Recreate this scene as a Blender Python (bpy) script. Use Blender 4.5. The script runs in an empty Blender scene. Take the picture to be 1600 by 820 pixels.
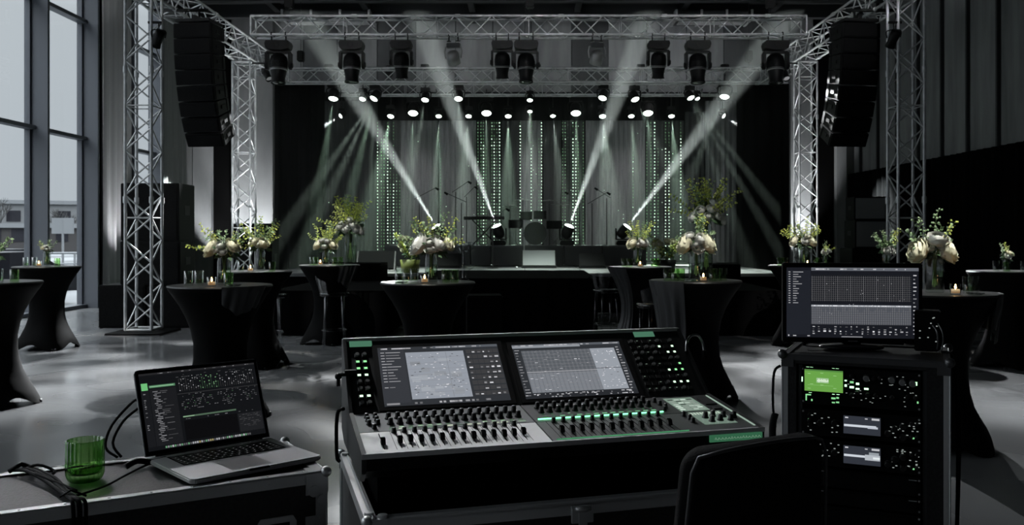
import bpy, bmesh, math, random
from mathutils import Vector, Matrix
R = math.radians
PI = math.pi
rnd = random.Random(7)
sc = bpy.context.scene
col = sc.collection

# ---------------------------------------------------------------- camera, world, exposure
EYE = 1.51
cam_d = bpy.data.cameras.new('camera')
cam = bpy.data.objects.new('camera', cam_d)
col.objects.link(cam)
cam.location = (0, 0, EYE)
cam.rotation_euler = (R(90), 0, 0)
cam_d.sensor_width = 36
cam_d.lens = 31.5
cam_d.shift_x = -0.0125
cam_d.shift_y = -0.02625
cam_d.clip_end = 600
cam_d.dof.use_dof = True
cam_d.dof.focus_distance = 3.0
cam_d.dof.aperture_fstop = 11.0
sc.camera = cam
sc.view_settings.view_transform = 'Standard'
sc.view_settings.look = 'None'
sc.view_settings.gamma = 1
sc.view_settings.use_curve_mapping = False
sc.view_settings.exposure = 0.0
cy = sc.cycles
cy.use_denoising = True
cy.max_bounces = 7
cy.diffuse_bounces = 3
cy.glossy_bounces = 3
cy.transmission_bounces = 6
cy.transparent_max_bounces = 24
cy.volume_bounces = 0
cy.sample_clamp_indirect = 2.0
cy.caustics_reflective = False
cy.caustics_refractive = False
cy.use_light_tree = True

SKY_STRENGTH = 1.5
world = bpy.data.worlds.new('overcast')
sc.world = world
world.use_nodes = True
nt = world.node_tree
nt.nodes.clear()
wo = nt.nodes.new('ShaderNodeOutputWorld')
wb = nt.nodes.new('ShaderNodeBackground')
tc = nt.nodes.new('ShaderNodeTexCoord')
sep = nt.nodes.new('ShaderNodeSeparateXYZ')
rp = nt.nodes.new('ShaderNodeValToRGB')
rp.color_ramp.elements[0].position = 0.0
rp.color_ramp.elements[0].color = (0.37, 0.395, 0.42, 1)
rp.color_ramp.elements[1].position = 0.9
rp.color_ramp.elements[1].color = (4.2, 4.4, 4.55, 1)
_e = rp.color_ramp.elements.new(0.22)
_e.color = (0.40, 0.425, 0.445, 1)
nt.links.new(tc.outputs['Generated'], sep.inputs[0])
nt.links.new(sep.outputs['Z'], rp.inputs[0])
nt.links.new(rp.outputs[0], wb.inputs[0])
nt.links.new(wb.outputs[0], wo.inputs[0])
wb.inputs[1].default_value = SKY_STRENGTH

# lamp powers, all in one place
P_UP = 100000.0       # beam heads on the risers
P_TOP = 9500.0       # rig heads over the stage
P_WASH = 2200.0      # wide wash from the rig onto the stage
P_FLOORGOBO = 11000.0 # moving heads of the front truss, broken-up light on the floor
P_UPLIGHT = 950.0   # floor uplights at the rear towers
P_PIN_FILL = 2300.0        # added unseen spots that brighten the flowers
HAZE = 0.008
P_DESK_FILL = 2200.0     # added unseen lamps that brighten console and laptop
P_TRUSS_FILL = 800.0   # added unseen lamps that brighten the trusses from the front
P_WALL_FILL = 40.0      # washers added on the second truss to brighten the back wall

# ---------------------------------------------------------------- materials
def mat(name, color=(.5, .5, .5), rough=.5, metal=0.0, spec=.5, emit=None, es=1.0, noise=None, bump=None,
        rnoise=None, trans=0.0, alpha=1.0, sheen=0.0, coat=0.0):
    m = bpy.data.materials.new(name)
    m.use_nodes = True
    n = m.node_tree.nodes
    l = m.node_tree.links
    b = n['Principled BSDF']
    b.inputs['Base Color'].default_value = (*color, 1)
    b.inputs['Roughness'].default_value = rough
    b.inputs['Metallic'].default_value = metal
    b.inputs['Specular IOR Level'].default_value = spec
    if sheen:
        b.inputs['Sheen Weight'].default_value = sheen
    if coat:
        b.inputs['Coat Weight'].default_value = coat
    if emit:
        b.inputs['Emission Color'].default_value = (*emit, 1)
        b.inputs['Emission Strength'].default_value = es
    if trans:
        b.inputs['Transmission Weight'].default_value = trans
    if noise or bump or rnoise:
        t = n.new('ShaderNodeTexCoord')
    if noise:      # (scale, stretch xyz, colour a, colour b, lo, hi)
        s, st, ca, cb, lo, hi = noise
        mp = n.new('ShaderNodeMapping')
        mp.inputs['Scale'].default_value = st
        tx = n.new('ShaderNodeTexNoise')
        tx.inputs['Scale'].default_value = s
        tx.inputs['Detail'].default_value = 1.5 if s < .5 else 6
        cr = n.new('ShaderNodeValToRGB')
        cr.color_ramp.elements[0].position = lo
        cr.color_ramp.elements[0].color = (*ca, 1)
        cr.color_ramp.elements[1].position = hi
        cr.color_ramp.elements[1].color = (*cb, 1)
        l.new(t.outputs['Object'], mp.inputs[0])
        l.new(mp.outputs[0], tx.inputs[0])
        l.new(tx.outputs[0], cr.inputs[0])
        l.new(cr.outputs[0], b.inputs['Base Color'])
    if rnoise:     # (scale, lo, hi)
        tx = n.new('ShaderNodeTexNoise')
        tx.inputs['Scale'].default_value = rnoise[0]
        tx.inputs['Detail'].default_value = 1
        mr = n.new('ShaderNodeMapRange')
        mr.inputs['From Min'].default_value = .35
        mr.inputs['From Max'].default_value = .65
        mr.inputs['To Min'].default_value = rnoise[1]
        mr.inputs['To Max'].default_value = rnoise[2]
        l.new(t.outputs['Object'], tx.inputs[0])
        l.new(tx.outputs[0], mr.inputs[0])
        l.new(mr.outputs[0], b.inputs['Roughness'])
    if bump:       # (scale, strength)
        tx = n.new('ShaderNodeTexNoise')
        tx.inputs['Scale'].default_value = bump[0]
        tx.inputs['Detail'].default_value = 4
        bp = n.new('ShaderNodeBump')
        bp.inputs['Strength'].default_value = bump[1]
        bp.inputs['Distance'].default_value = .02
        l.new(t.outputs['Object'], tx.inputs[0])
        l.new(tx.outputs[0], bp.inputs['Height'])
        l.new(bp.outputs[0], b.inputs['Normal'])
    return m

def glassy(name, tint, refl=1.0, rough=0.02, facing=None):
    """clear pane or vessel: light passes tinted, the surface reflects by fresnel"""
    m = bpy.data.materials.new(name)
    m.use_nodes = True
    n = m.node_tree.nodes
    l = m.node_tree.links
    n.clear()
    o = n.new('ShaderNodeOutputMaterial')
    mx = n.new('ShaderNodeMixShader')
    tr = n.new('ShaderNodeBsdfTransparent')
    gl = n.new('ShaderNodeBsdfGlossy')
    fr = n.new('ShaderNodeFresnel')
    fr.inputs[0].default_value = 1.5
    ml = n.new('ShaderNodeMath')
    ml.operation = 'MULTIPLY'
    ml.inputs[1].default_value = refl
    ml.use_clamp = True
    tr.inputs[0].default_value = (*tint, 1)
    gl.inputs['Roughness'].default_value = rough
    ge = n.new('ShaderNodeNewGeometry')      # only the outer skin reflects
    inv = n.new('ShaderNodeMath'); inv.operation = 'SUBTRACT'; inv.inputs[0].default_value = 1
    m2 = n.new('ShaderNodeMath'); m2.operation = 'MULTIPLY'
    l.new(ge.outputs['Backfacing'], inv.inputs[1])
    l.new(fr.outputs[0], ml.inputs[0])
    l.new(ml.outputs[0], m2.inputs[0]); l.new(inv.outputs[0], m2.inputs[1])
    l.new(m2.outputs[0], mx.inputs[0])
    l.new(tr.outputs[0], mx.inputs[1])
    l.new(gl.outputs[0], mx.inputs[2])
    l.new(mx.outputs[0], o.inputs[0])
    if facing:     # more glass is crossed where a flute turns away from the sight line
        lw = n.new('ShaderNodeLayerWeight'); lw.inputs[0].default_value = .72
        cr = n.new('ShaderNodeMix'); cr.data_type = 'RGBA'
        cr.inputs[6].default_value = (*tint, 1); cr.inputs[7].default_value = (*facing, 1)
        l.new(lw.outputs['Facing'], cr.inputs[0]); l.new(cr.outputs[2], tr.inputs[0])
    return m

def emis(name, color, s):
    m = bpy.data.materials.new(name)
    m.use_nodes = True
    n = m.node_tree.nodes
    n.clear()
    o = n.new('ShaderNodeOutputMaterial')
    e = n.new('ShaderNodeEmission')
    e.inputs[0].default_value = (*color, 1)
    e.inputs[1].default_value = s
    m.node_tree.links.new(e.outputs[0], o.inputs[0])
    return m

def screen_mat(name, s):
    m = bpy.data.materials.new(name)
    m.use_nodes = True
    n = m.node_tree.nodes
    l = m.node_tree.links
    b = n['Principled BSDF']
    b.inputs['Base Color'].default_value = (.01, .01, .012, 1)
    b.inputs['Roughness'].default_value = .25
    a = n.new('ShaderNodeVertexColor')
    a.layer_name = 'pixels'
    l.new(a.outputs[0], b.inputs['Emission Color'])
    b.inputs['Emission Strength'].default_value = s
    return m

M = {}
M['floor'] = mat('polished_concrete', rough=.25, spec=.6, noise=(.42, (1, .5, 1), (.12, .122, .126), (.25, .255, .26), .2, .8), rnoise=(.8, .16, .32))
M['concrete'] = mat('grey_concrete', rough=.75, noise=(1.1, (1, 1, .35), (.17, .175, .18), (.33, .335, .34), .3, .7), bump=(6, .15))
M['concrete_dark'] = mat('dark_concrete', rough=.8, noise=(1.3, (1, 1, .3), (.05, .053, .056), (.12, .124, .128), .3, .7))
M['panel'] = mat('weathered_panel', rough=.6, noise=(1.6, (1.5, 1.5, .25), (.16, .165, .17), (.36, .365, .37), .3, .7))
M['ceiling'] = mat('black_ceiling', rough=.8, noise=(2, (1, 1, 1), (.012, .012, .013), (.03, .03, .032), .3, .7))
M['steel'] = mat('dark_steel', (.06, .062, .066), .45, .5)
M['mullion'] = mat('slate_mullion', (.13, .14, .16), .5, .1)
M['pane'] = glassy('window_glass', (.93, .95, .96), 1)
M['alu'] = mat('truss_aluminium', (.62, .63, .64), .25, .2, noise=(9, (1, 1, 1), (.6, .61, .62), (.92, .93, .94), .3, .7))
M['edge'] = mat('case_aluminium', (.66, .67, .68), .36, .65)
M['black'] = mat('black_plastic', (.0035, .0035, .0038), .45, spec=.16)
M['blackm'] = mat('black_matt', (.002, .002, .0021), .85, spec=.04)
M['grille'] = mat('speaker_grille', rough=.7, spec=.12, noise=(60, (1, 1, 1), (.002, .002, .002), (.007, .007, .0075), .4, .6))
M['velvet'] = mat('black_drape', (.003, .003, .0033), .95, spec=.02)
M['spandex'] = mat('black_stretch_cloth', (.0025, .0025, .0027), .75, spec=.06)
M['laminate'] = mat('black_laminate', rough=.42, noise=(90, (1, 1, 1), (.008, .008, .0085), (.02, .02, .021), .4, .6), bump=(180, .12))
M['chrome'] = mat('chrome', (.7, .7, .7), .15, 1)
M['stage'] = mat('stage_deck', rough=.35, noise=(1.5, (1, 1, 1), (.13, .135, .14), (.3, .3, .3), .3, .7))
M['lens'] = emis('lit_lens', (.86, 1, .9), 9)
M['lensoff'] = mat('dark_lens', (.02, .02, .022), .08, spec=.8, coat=1)
M['ring'] = mat('lens_ring', (.28, .28, .28), .35, .6)
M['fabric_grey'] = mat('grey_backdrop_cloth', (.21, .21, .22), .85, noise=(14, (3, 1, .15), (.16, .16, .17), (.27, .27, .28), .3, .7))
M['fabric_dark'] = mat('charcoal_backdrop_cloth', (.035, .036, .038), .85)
M['curtain'] = mat('silver_curtain', (.55, .55, .56), .5, sheen=.2)
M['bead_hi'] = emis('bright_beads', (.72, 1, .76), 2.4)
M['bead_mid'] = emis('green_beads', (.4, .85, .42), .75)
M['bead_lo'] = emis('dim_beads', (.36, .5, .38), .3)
M['cord'] = mat('bead_string', (.1, .12, .1), .5)
M['clear'] = glassy('clear_glass', (.93, .96, .94), 2.6)
M['green_thin'] = glassy('green_tumbler_glass', (.78, .93, .7), 2.6)
M['green_glass'] = glassy('green_ribbed_glass', (.88, .98, .78), 1.8, facing=(.2, .52, .11))
M['ghost'] = glassy('clear_acrylic', (.9, .91, .92), 1.6, .05)
M['water'] = glassy('vase_water', (.82, .88, .8), .5)
M['flame'] = emis('candle_flame', (1, .55, .2), 30)
M['wax'] = mat('candle_wax', (.7, .6, .45), .6, emit=(1, .5, .2), es=.25)
M['rose_w'] = mat('white_petals', (.86, .87, .82), .6)
M['rose_y'] = mat('cream_petals', (.84, .82, .62), .6)
M['leaf'] = mat('dark_leaves', (.05, .1, .045), .5)
M['leaf_y'] = mat('yellow_green_leaves', (.6, .66, .14), .55)
M['leaf_g'] = mat('grey_green_leaves', (.28, .4, .22), .55)
M['stem'] = mat('green_stems', (.1, .16, .05), .5)
M['deck'] = mat('console_deck', (.5, .51, .51), .4, .6, rnoise=(40, .28, .4))
M['deck_dark'] = mat('console_dark_deck', (.018, .019, .02), .38, .2)
M['cap'] = mat('fader_cap', (.008, .008, .008), .35)
M['laptop'] = mat('laptop_aluminium', (.55, .55, .56), .55, .4)
M['key'] = mat('black_key', (.012, .012, .012), .4)
M['screen'] = screen_mat('display', 1.0)
M['screen_dim'] = screen_mat('laptop_display', .62)
M['led_g'] = emis('green_led', (.25, 1, .35), 4)
M['led_w'] = emis('pale_green_led', (.7, 1, .72), 3)
M['led_s'] = emis('green_led_strip', (.2, .9, .4), 3.0)
M['lcd_g'] = emis('green_lcd', (.16, .42, .07), 1.0)
M['chair'] = mat('chair_fabric', (.004, .004, .0045), .85, spec=.08, bump=(200, .2))
M['strap'] = mat('webbing', (.005, .005, .005), .7, spec=.12)
M['facade_w'] = mat('pale_facade', (.17, .175, .18), .8)
M['facade_b'] = mat('brown_facade', (.05, .047, .047), .8)
M['asphalt'] = mat('wet_road', rough=.5, noise=(.15, (1, 1, 1), (.06, .065, .07), (.2, .21, .22), .4, .6))
M['snow'] = mat('pale_roof', (.2, .21, .22), .8)
M['twig'] = mat('bare_branches', (.06, .06, .06), .8)
M['car'] = mat('car_paint', (.03, .032, .036), .25, .3)
M['cglass'] = mat('car_glass', (.02, .02, .025), .1)

# ---------------------------------------------------------------- mesh builder
class MB:
    def __init__(s):
        s.v = []; s.f = []; s.mi = []; s.sm = []; s.col = []; s.X = Matrix.Identity(4)
    def at(s, m):
        s.X = m; return s
    def add(s, vs, fs, m=0, smooth=False, c=None):
        o = len(s.v)
        s.v += [tuple(s.X @ Vector(p)) for p in vs]
        for f in fs:
            s.f.append([i + o for i in f]); s.mi.append(m); s.sm.append(smooth); s.col.append(c)
        return s
    def box(s, x0, x1, y0, y1, z0, z1, m=0):
        return s.add([(x0,y0,z0),(x1,y0,z0),(x1,y1,z0),(x0,y1,z0),(x0,y0,z1),(x1,y0,z1),(x1,y1,z1),(x0,y1,z1)],
                     [(3,2,1,0),(4,5,6,7),(0,1,5,4),(1,2,6,5),(2,3,7,6),(3,0,4,7)], m)
    def cbox(s, c, d, m=0):
        return s.box(c[0]-d[0]/2, c[0]+d[0]/2, c[1]-d[1]/2, c[1]+d[1]/2, c[2]-d[2]/2, c[2]+d[2]/2, m)
    def cyl(s, p, q, r, r2=None, n=8, m=0, smooth=True, cap=True):
        p = Vector(p); q = Vector(q); r2 = r if r2 is None else r2
        d = (q - p).normalized()
        a = d.orthogonal().normalized(); b = d.cross(a)
        vs = []
        for k in range(n):
            t = 2*PI*k/n; e = a*math.cos(t) + b*math.sin(t)
            vs.append(p + e*r); vs.append(q + e*r2)
        fs = [(2*k, 2*((k+1) % n), 2*((k+1) % n)+1, 2*k+1) for k in range(n)]
        s.add(vs, fs, m, smooth)
        if cap:
            s.add([vs[2*k] for k in range(n)], [tuple(range(n))[::-1]], m)
            s.add([vs[2*k+1] for k in range(n)], [tuple(range(n))], m)
        return s
    def lathe(s, prof, n=24, c=(0,0,0), m=0, smooth=True, rad=None):
        vs = []; fs = []
        for (r, z) in prof:
            for k in range(n):
                t = 2*PI*k/n; rr = r if rad is None else rad(r, z, t)
                vs.append((c[0]+rr*math.cos(t), c[1]+rr*math.sin(t), c[2]+z))
        for i in range(len(prof)-1):
            for k in range(n):
                k2 = (k+1) % n
                fs.append((i*n+k, i*n+k2, (i+1)*n+k2, (i+1)*n+k))
        return s.add(vs, fs, m, smooth)
    def tube(s, pts, r, n=6, m=0):
        pts = [Vector(p) for p in pts]; vs = []; fs = []
        if 4 <= len(pts) <= 12:      # smooth the path through its points
            P = [pts[0]]+pts+[pts[-1]]; rs = r if isinstance(r, (list, tuple)) else [r]*len(pts)
            out = []; rr2 = []
            for i in range(1, len(P)-2):
                for q in range(4):
                    t = q/4; a, b, c, d = P[i-1], P[i], P[i+1], P[i+2]
                    out.append(.5*((2*b)+(c-a)*t+(2*a-5*b+4*c-d)*t*t+(3*b-a-3*c+d)*t*t*t)); rr2.append(rs[i-1]+(rs[i]-rs[i-1])*t)
            pts = out+[pts[-1]]; r = rr2+[rs[-1]]
        a = None
        for i, p in enumerate(pts):
            d = (pts[min(i+1, len(pts)-1)] - pts[max(i-1, 0)]).normalized()
            a = (d.orthogonal() if a is None else (a - d*a.dot(d))).normalized()
            b = d.cross(a); rr = r[i] if isinstance(r, (list, tuple)) else r
            for k in range(n):
                t = 2*PI*k/n
                vs.append(p + (a*math.cos(t) + b*math.sin(t))*rr)
        for i in range(len(pts)-1):
            for k in range(n):
                k2 = (k+1) % n
                fs.append((i*n+k, i*n+k2, (i+1)*n+k2, (i+1)*n+k))
        fs.append(tuple(range(n))[::-1]); L = (len(pts)-1)*n
        fs.append(tuple(L+k for k in range(n)))
        return s.add(vs, fs, m, True)
    def ball(s, c, r, n=10, k=6, m=0, sq=(1,1,1)):
        vs = []; fs = []
        for i in range(k+1):
            ph = PI*i/k
            for j in range(n):
                t = 2*PI*j/n
                vs.append((c[0]+r*sq[0]*math.sin(ph)*math.cos(t), c[1]+r*sq[1]*math.sin(ph)*math.sin(t), c[2]-r*sq[2]*math.cos(ph)))
        for i in range(k):
            for j in range(n):
                j2 = (j+1) % n
                fs.append((i*n+j, i*n+j2, (i+1)*n+j2, (i+1)*n+j))
        return s.add(vs, fs, m, True)
    def prism(s, poly, a0, a1, axis='x', m=0):
        """polygon in the two other axes, extruded along axis"""
        n = len(poly)
        def P(a, p):
            return (a, p[0], p[1]) if axis == 'x' else ((p[0], a, p[1]) if axis == 'y' else (p[0], p[1], a))
        vs = [P(a0, p) for p in poly] + [P(a1, p) for p in poly]
        fs = [tuple(range(n))[::-1], tuple(range(n, 2*n))] + [(i, (i+1) % n, n+(i+1) % n, n+i) for i in range(n)]
        return s.add(vs, fs, m)
    def quad(s, a, b, c, d, m=0, c4=None):
        return s.add([a, b, c, d], [(0,1,2,3)], m, False, c4)
    def build(s, name, mats, parent=None, bev=0, seg=2, recalc=True, kind=None):
        me = bpy.data.meshes.new(name)
        me.from_pydata(s.v, [], s.f)
        mats = mats if isinstance(mats, (list, tuple)) else [mats]
        for m in mats: me.materials.append(m)
        for i, p in enumerate(me.polygons):
            p.material_index = s.mi[i]; p.use_smooth = s.sm[i]
        if any(c is not None for c in s.col):
            ca = me.color_attributes.new('pixels', 'FLOAT_COLOR', 'CORNER')
            for i, p in enumerate(me.polygons):
                c = s.col[i] or (0, 0, 0)
                for li in p.loop_indices: ca.data[li].color = (*c, 1)
        if bev or recalc:
            bm = bmesh.new(); bm.from_mesh(me)
            if bev:
                bmesh.ops.remove_doubles(bm, verts=bm.verts, dist=1e-6)
                bmesh.ops.recalc_face_normals(bm, faces=bm.faces)
                es = [e for e in bm.edges if len(e.link_faces) == 2 and e.calc_face_angle(0) > R(35)]
                bmesh.ops.bevel(bm, geom=es, offset=bev, segments=seg, affect='EDGES', clamp_overlap=True)
            else:
                bmesh.ops.recalc_face_normals(bm, faces=bm.faces)
            bm.to_mesh(me); bm.free()
        o = bpy.data.objects.new(name, me)
        col.objects.link(o)
        if parent: o.parent = parent
        if kind: o['kind'] = kind
        return o

def thing(name, label, cat, loc=(0,0,0), rz=0, group=None):
    o = bpy.data.objects.new(name, None); col.objects.link(o)
    o.empty_display_size = .1
    o.location = loc; o.rotation_euler = (0, 0, R(rz))
    return tag(o, label, cat, group)
def tag(o, label, cat, group=None):
    o['label'] = label; o['category'] = cat
    if group: o['group'] = group
    return o
def dup(o, parent=None):
    c = o.copy(); col.objects.link(c)
    if parent: c.parent = parent
    for ch in list(o.children): dup(ch, c)
    return c
def place(o, label=None, loc=None, rz=None, group=None, cat=None):
    if label: o['label'] = label
    if loc is not None: o.location = loc
    if rz is not None: o.rotation_euler = (0, 0, R(rz))
    if group: o['group'] = group
    if cat: o['category'] = cat
    return o
def T(x=0, y=0, z=0): return Matrix.Translation((x, y, z))
def RX(a): return Matrix.Rotation(R(a), 4, 'X')
def RY(a): return Matrix.Rotation(R(a), 4, 'Y')
def RZ(a): return Matrix.Rotation(R(a), 4, 'Z')
def at_px(px, D): return (px-820)/1400*D      # distance right of the aisle for a sight line at depth D
def at_py(py, D): return EYE+(368-py)/1400*D

def spot(name, parent, loc, direction, power, angle, blend=.4, color=(.82, 1, .88), radius=.04, gobo=None):
    d = bpy.data.lights.new(name, 'SPOT'); d.energy = power; d.spot_size = R(angle); d.spot_blend = blend
    d.color = color; d.shadow_soft_size = radius
    o = bpy.data.objects.new(name, d); col.objects.link(o)
    if parent: o.parent = parent
    o.location = loc
    o.rotation_mode = 'QUATERNION'
    o.rotation_quaternion = Vector(direction).to_track_quat('-Z', 'Y')
    if gobo:       # a patterned gobo wheel in the fixture
        d.use_nodes = True
        n = d.node_tree.nodes; l = d.node_tree.links
        e = n['Emission']
        t = n.new('ShaderNodeTexCoord'); mp = n.new('ShaderNodeMapping'); v = n.new('ShaderNodeTexNoise'); cr = n.new('ShaderNodeValToRGB')
        mp.inputs['Scale'].default_value = (gobo, gobo*2.2, gobo)
        mp.inputs['Location'].default_value = (rnd.random()*9, rnd.random()*9, 0)
        v.inputs['Scale'].default_value = 1; v.inputs['Detail'].default_value = 1.5
        cr.color_ramp.elements[0].position = .47; cr.color_ramp.elements[1].position = .66
        l.new(t.outputs['Normal'], mp.inputs[0]); l.new(mp.outputs[0], v.inputs[0]); l.new(v.outputs[0], cr.inputs[0])
        l.new(cr.outputs[0], e.inputs[0])
    return o

# ================================================================ SETTING
YN, YF = -4.0, 25.3
XL, XR = -9.3, 9.3
ZC = 7.7
mb = MB().box(XL-.3, XR+.3, YN, YF+.3, -.25, 0); mb.build('floor', M['floor'], kind='structure')
MB().box(XL-.3, XR+.3, YN, YF+.3, ZC, ZC+.25).build('ceiling', M['ceiling'], kind='structure')
MB().box(XL-.3, XR+.3, YN-.3, YN, 0, ZC).build('wall_near', M['concrete_dark'], kind='structure')
for i, y in enumerate((5, 8.5, 12, 15.5, 19, 22.4, 24.1)):
    b = MB().box(XL, XR, y-.12, y+.12, ZC-.35, ZC)
    b.build('trim_%d' % (i+1), M['steel'], kind='structure')
for i, x in enumerate((-6.6, -4.2, -1.4, 1.4, 4.2, 6.6)):
    MB().box(x-.08, x+.08, YN, YF, ZC-.22, ZC).build('trim_%d' % (i+8), M['steel'], kind='structure')

# back wall: cast panels with seams, dark recesses, pale pilasters
mb = MB().box(XL-.3, XR+.3, YF, YF+.3, 0, ZC, 0)
px_edges = [299, 333, 362, 430, 475, 528, 590, 650, 712, 770, 830, 893, 950, 1010, 1072, 1130, 1190, 1232, 1270, 1302, 1341]
dark = {(475,528), (590,650), (893,950), (1130,1190)}
blackp = {(333,362), (1270,1302)}
for a, b in zip(px_edges[:-1], px_edges[1:]):
    x0, x1 = at_px(a, YF), at_px(b, YF)
    mb.box(x0+.015, x1-.015, YF-.06, YF+.02, 0, ZC-.02, 3 if (a, b) in blackp else (2 if (a, b) in dark else 1))
mb.build('wall_back', [M['concrete_dark'], M['panel'], M['concrete_dark'], M['blackm']], kind='structure')
for i, (a, b, pr) in enumerate([(366, 428, .25), (302, 331, .2), (1234, 1268, .25), (1306, 1322, .2)]):
    MB().box(at_px(a, YF-.2), at_px(b, YF-.2), YF-.06-pr, YF-.06, 0, ZC-.02).build('trim_%d' % (i+14), M['concrete'], bev=.01, kind='structure')

# right wall: tall weathered panels over a black drape
mb = MB().box(XR, XR+.3, YN, YF+.3, 0, ZC, 0)
y = YN+.1
seams = [2.0, 3.6, 5.2, 6.8, 8.4, 10.0, 11.6, 13.2, 14.8, 16.2, 17.45, 18.65, 19.8, 21.0, 22.2, 23.4, 24.6, 25.2]
for a, b in zip(seams[:-1], seams[1:]):
    mb.box(XR-.05, XR+.02, a+.045, b-.045, 3.0, ZC-.02, 1)
    if a < 24: mb.box(XR-.12, XR-.05, b-.03, b+.03, 3.2, ZC-.02, 2)
mb.build('wall_right', [M['concrete_dark'], M['panel'], M['steel']], kind='structure')

# left wall: glazing with deep fins, then wall bays
def left_bar(name, y0, y1, z0, z1, depth=.35, m='mullion', inset=0):
    return MB().box(XL-.1, XL+depth, y0, y1, z0, z1).build(name, M[m], bev=.006, kind='structure')
fins = [18.8-1.97*k for k in range(12)]
mb = MB()
mb.box(XL-.04, XL, 18.84, 20.6, 0, ZC); mb.box(XL-.04, XL, 22.35, YF+.3, 0, ZC)
mb.box(XL-.04, XL, 20.6, 22.35, 0, .3); mb.box(XL-.04, XL, 20.6, 22.35, ZC-.4, ZC)
mb.box(XL-.3, XL, YN, 18.9, ZC-.25, ZC)
mb.build('wall_left', M['concrete_dark'], kind='structure')
for i, yv in enumerate(fins):
    w = thing('window_%d' % (i+1), 'tall slate framed window bay', 'window')
    for k in ('label', 'category'): del w[k]
    w['kind'] = 'structure'
    MB().box(XL-.08, XL+.36, yv-.035, yv+.035, 0, ZC-.02).build('fin', M['mullion'], w, bev=.004)
    y0 = yv-1.97+.035; y1 = yv-.035
    f = MB()
    for z in (0.0, 3.5, 5.95):
        f.box(XL-.06, XL+.14, y0, y1, z, z+.075)
    f.box(XL-.06, XL+.05, y0, y0+.05, .07, ZC-.3); f.box(XL-.06, XL+.05, y1-.05, y1, .07, ZC-.3)
    f.build('window_frame', M['mullion'], w, bev=.004)
    MB().box(XL-.012, XL, y0+.05, y1-.05, .07, ZC-.27).build('pane', M['pane'], w)
w = thing('window_20', 'x', 'x'); del w['label']; del w['category']; w['kind'] = 'structure'
f = MB()
for z in (.3, 3.5, 5.95): f.box(XL-.06, XL+.14, 20.6, 22.35, z, z+.075)
f.box(XL-.06, XL+.3, 20.6, 20.68, .3, ZC-.4); f.box(XL-.06, XL+.3, 22.27, 22.35, .3, ZC-.4)
f.build('window_frame', M['mullion'], w)
MB().box(XL-.012, XL, 20.68, 22.27, .37, ZC-.4).build('pane', M['pane'], w)
# daylight enters here: a portal only guides sampling of the sky
for (y0, y1) in ((YN, 18.9), (20.6, 22.35)):
    d = bpy.data.lights.new('window_portal', 'AREA'); d.shape = 'RECTANGLE'; d.size = ZC; d.size_y = y1-y0
    d.cycles.is_portal = True
    o = bpy.data.objects.new('window_portal', d); col.objects.link(o)
    o.location = (XL-.12, (y0+y1)/2, ZC/2); o.rotation_euler = (0, R(-90), 0)

def drape(name, axis, c0, c1, fixed, z0, z1, amp, per, m, label, cat='curtain', group=None, seed=0):
    """pleated cloth with soft uneven folds; thickness 4 mm"""
    r = random.Random(seed); L = abs(c1-c0); n = max(8, int(L/per*8)); rows = 6
    ph = r.random()*6; vs = []; fs = []
    for side in (0, 1):
        for j in range(rows+1):
            z = z0+(z1-z0)*j/rows
            for i in range(n+1):
                t = i/n; c = c0+(c1-c0)*t; u = t*L/per*2*PI
                fold = amp*(math.sin(u+ph+.25*math.sin(j*.9+u*.21))+.35*math.sin(u*2.3+ph*2)+.2*math.sin(u*.37+j*.3))*(1-.25*j/rows)
                q = fixed+fold+side*.004
                vs.append((c, q, z) if axis == 'x' else (q, c, z))
    W = n+1; S = W*(rows+1)
    for side in (0, 1):
        for j in range(rows):
            for i in range(n):
                f = (side*S+j*W+i, side*S+j*W+i+1, side*S+(j+1)*W+i+1, side*S+(j+1)*W+i)
                fs.append(f if side == 0 else f[::-1])
    mb = MB(); mb.add(vs, fs, 0, True)
    o = mb.build(name, M[m], recalc=False)
    return tag(o, label, cat, group)

# cloths on the walls
drape('curtain', 'y', 19.0, 20.5, XL+.28, .02, ZC-.3, .06, .3, 'curtain', 'silver floor-length curtain right of the tall slate window fins', seed=1)
drape('curtain', 'y', 22.45, 24.2, XL+.25, .02, ZC-.3, .06, .33, 'curtain', 'silver curtain at the far end of the left glazing', seed=2)
drape('curtain', 'y', YN+.1, 25.0, XR-.28, .02, 3.22, .045, .28, 'velvet', 'long black drape covering the lower half of the right wall', seed=3)

# ---- outside the glazing
MB().box(-200, XL-.35, -60, 220, -.6, -.3).build('exterior_ground', M['asphalt'], kind='structure')
def block(cx, cy, w, d, h, label, m, rows, cols, rz):
    t = thing('building', label, 'building', (cx, cy, -.3), rz)
    MB().box(-w/2, w/2, -d/2, d/2, 0, h).build('wall', M[m], t)
    MB().box(-w/2-.3, w/2+.3, -d/2-.3, d/2+.3, h, h+.45).build('roof', M['snow'], t)
    b = MB()
    for r_ in range(rows):
        for c_ in range(cols):
            x = -w/2+(c_+.5)*w/cols; z = 1.2+r_*(h-1)/rows
            b.box(x-w/cols*.28, x+w/cols*.28, -d/2-.06, -d/2+.02, z, z+1.3)
    b.build('windows', M['cglass'], t)
block(-62, 112, 16, 10, 5.6, 'pale two storey building seen through the window, nearest the slate fin', 'facade_w', 2, 6, 26)
block(-47, 118, 9, 10, 6.3, 'taller pale building seen between the two slate fins', 'facade_w', 2, 4, 20)
block(-72, 96, 14, 9, 4.3, 'grey low building at the far left beyond the window', 'facade_b', 1, 6, 30)
block(-96, 138, 20, 9, 7.2, 'large pale building behind the low grey one outside', 'facade_w', 2, 7, 28)
block(-52, 92, 18, 3, 2.6, 'brown single storey shed in front of the pale buildings outside', 'facade_b', 1, 9, 27)
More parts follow.
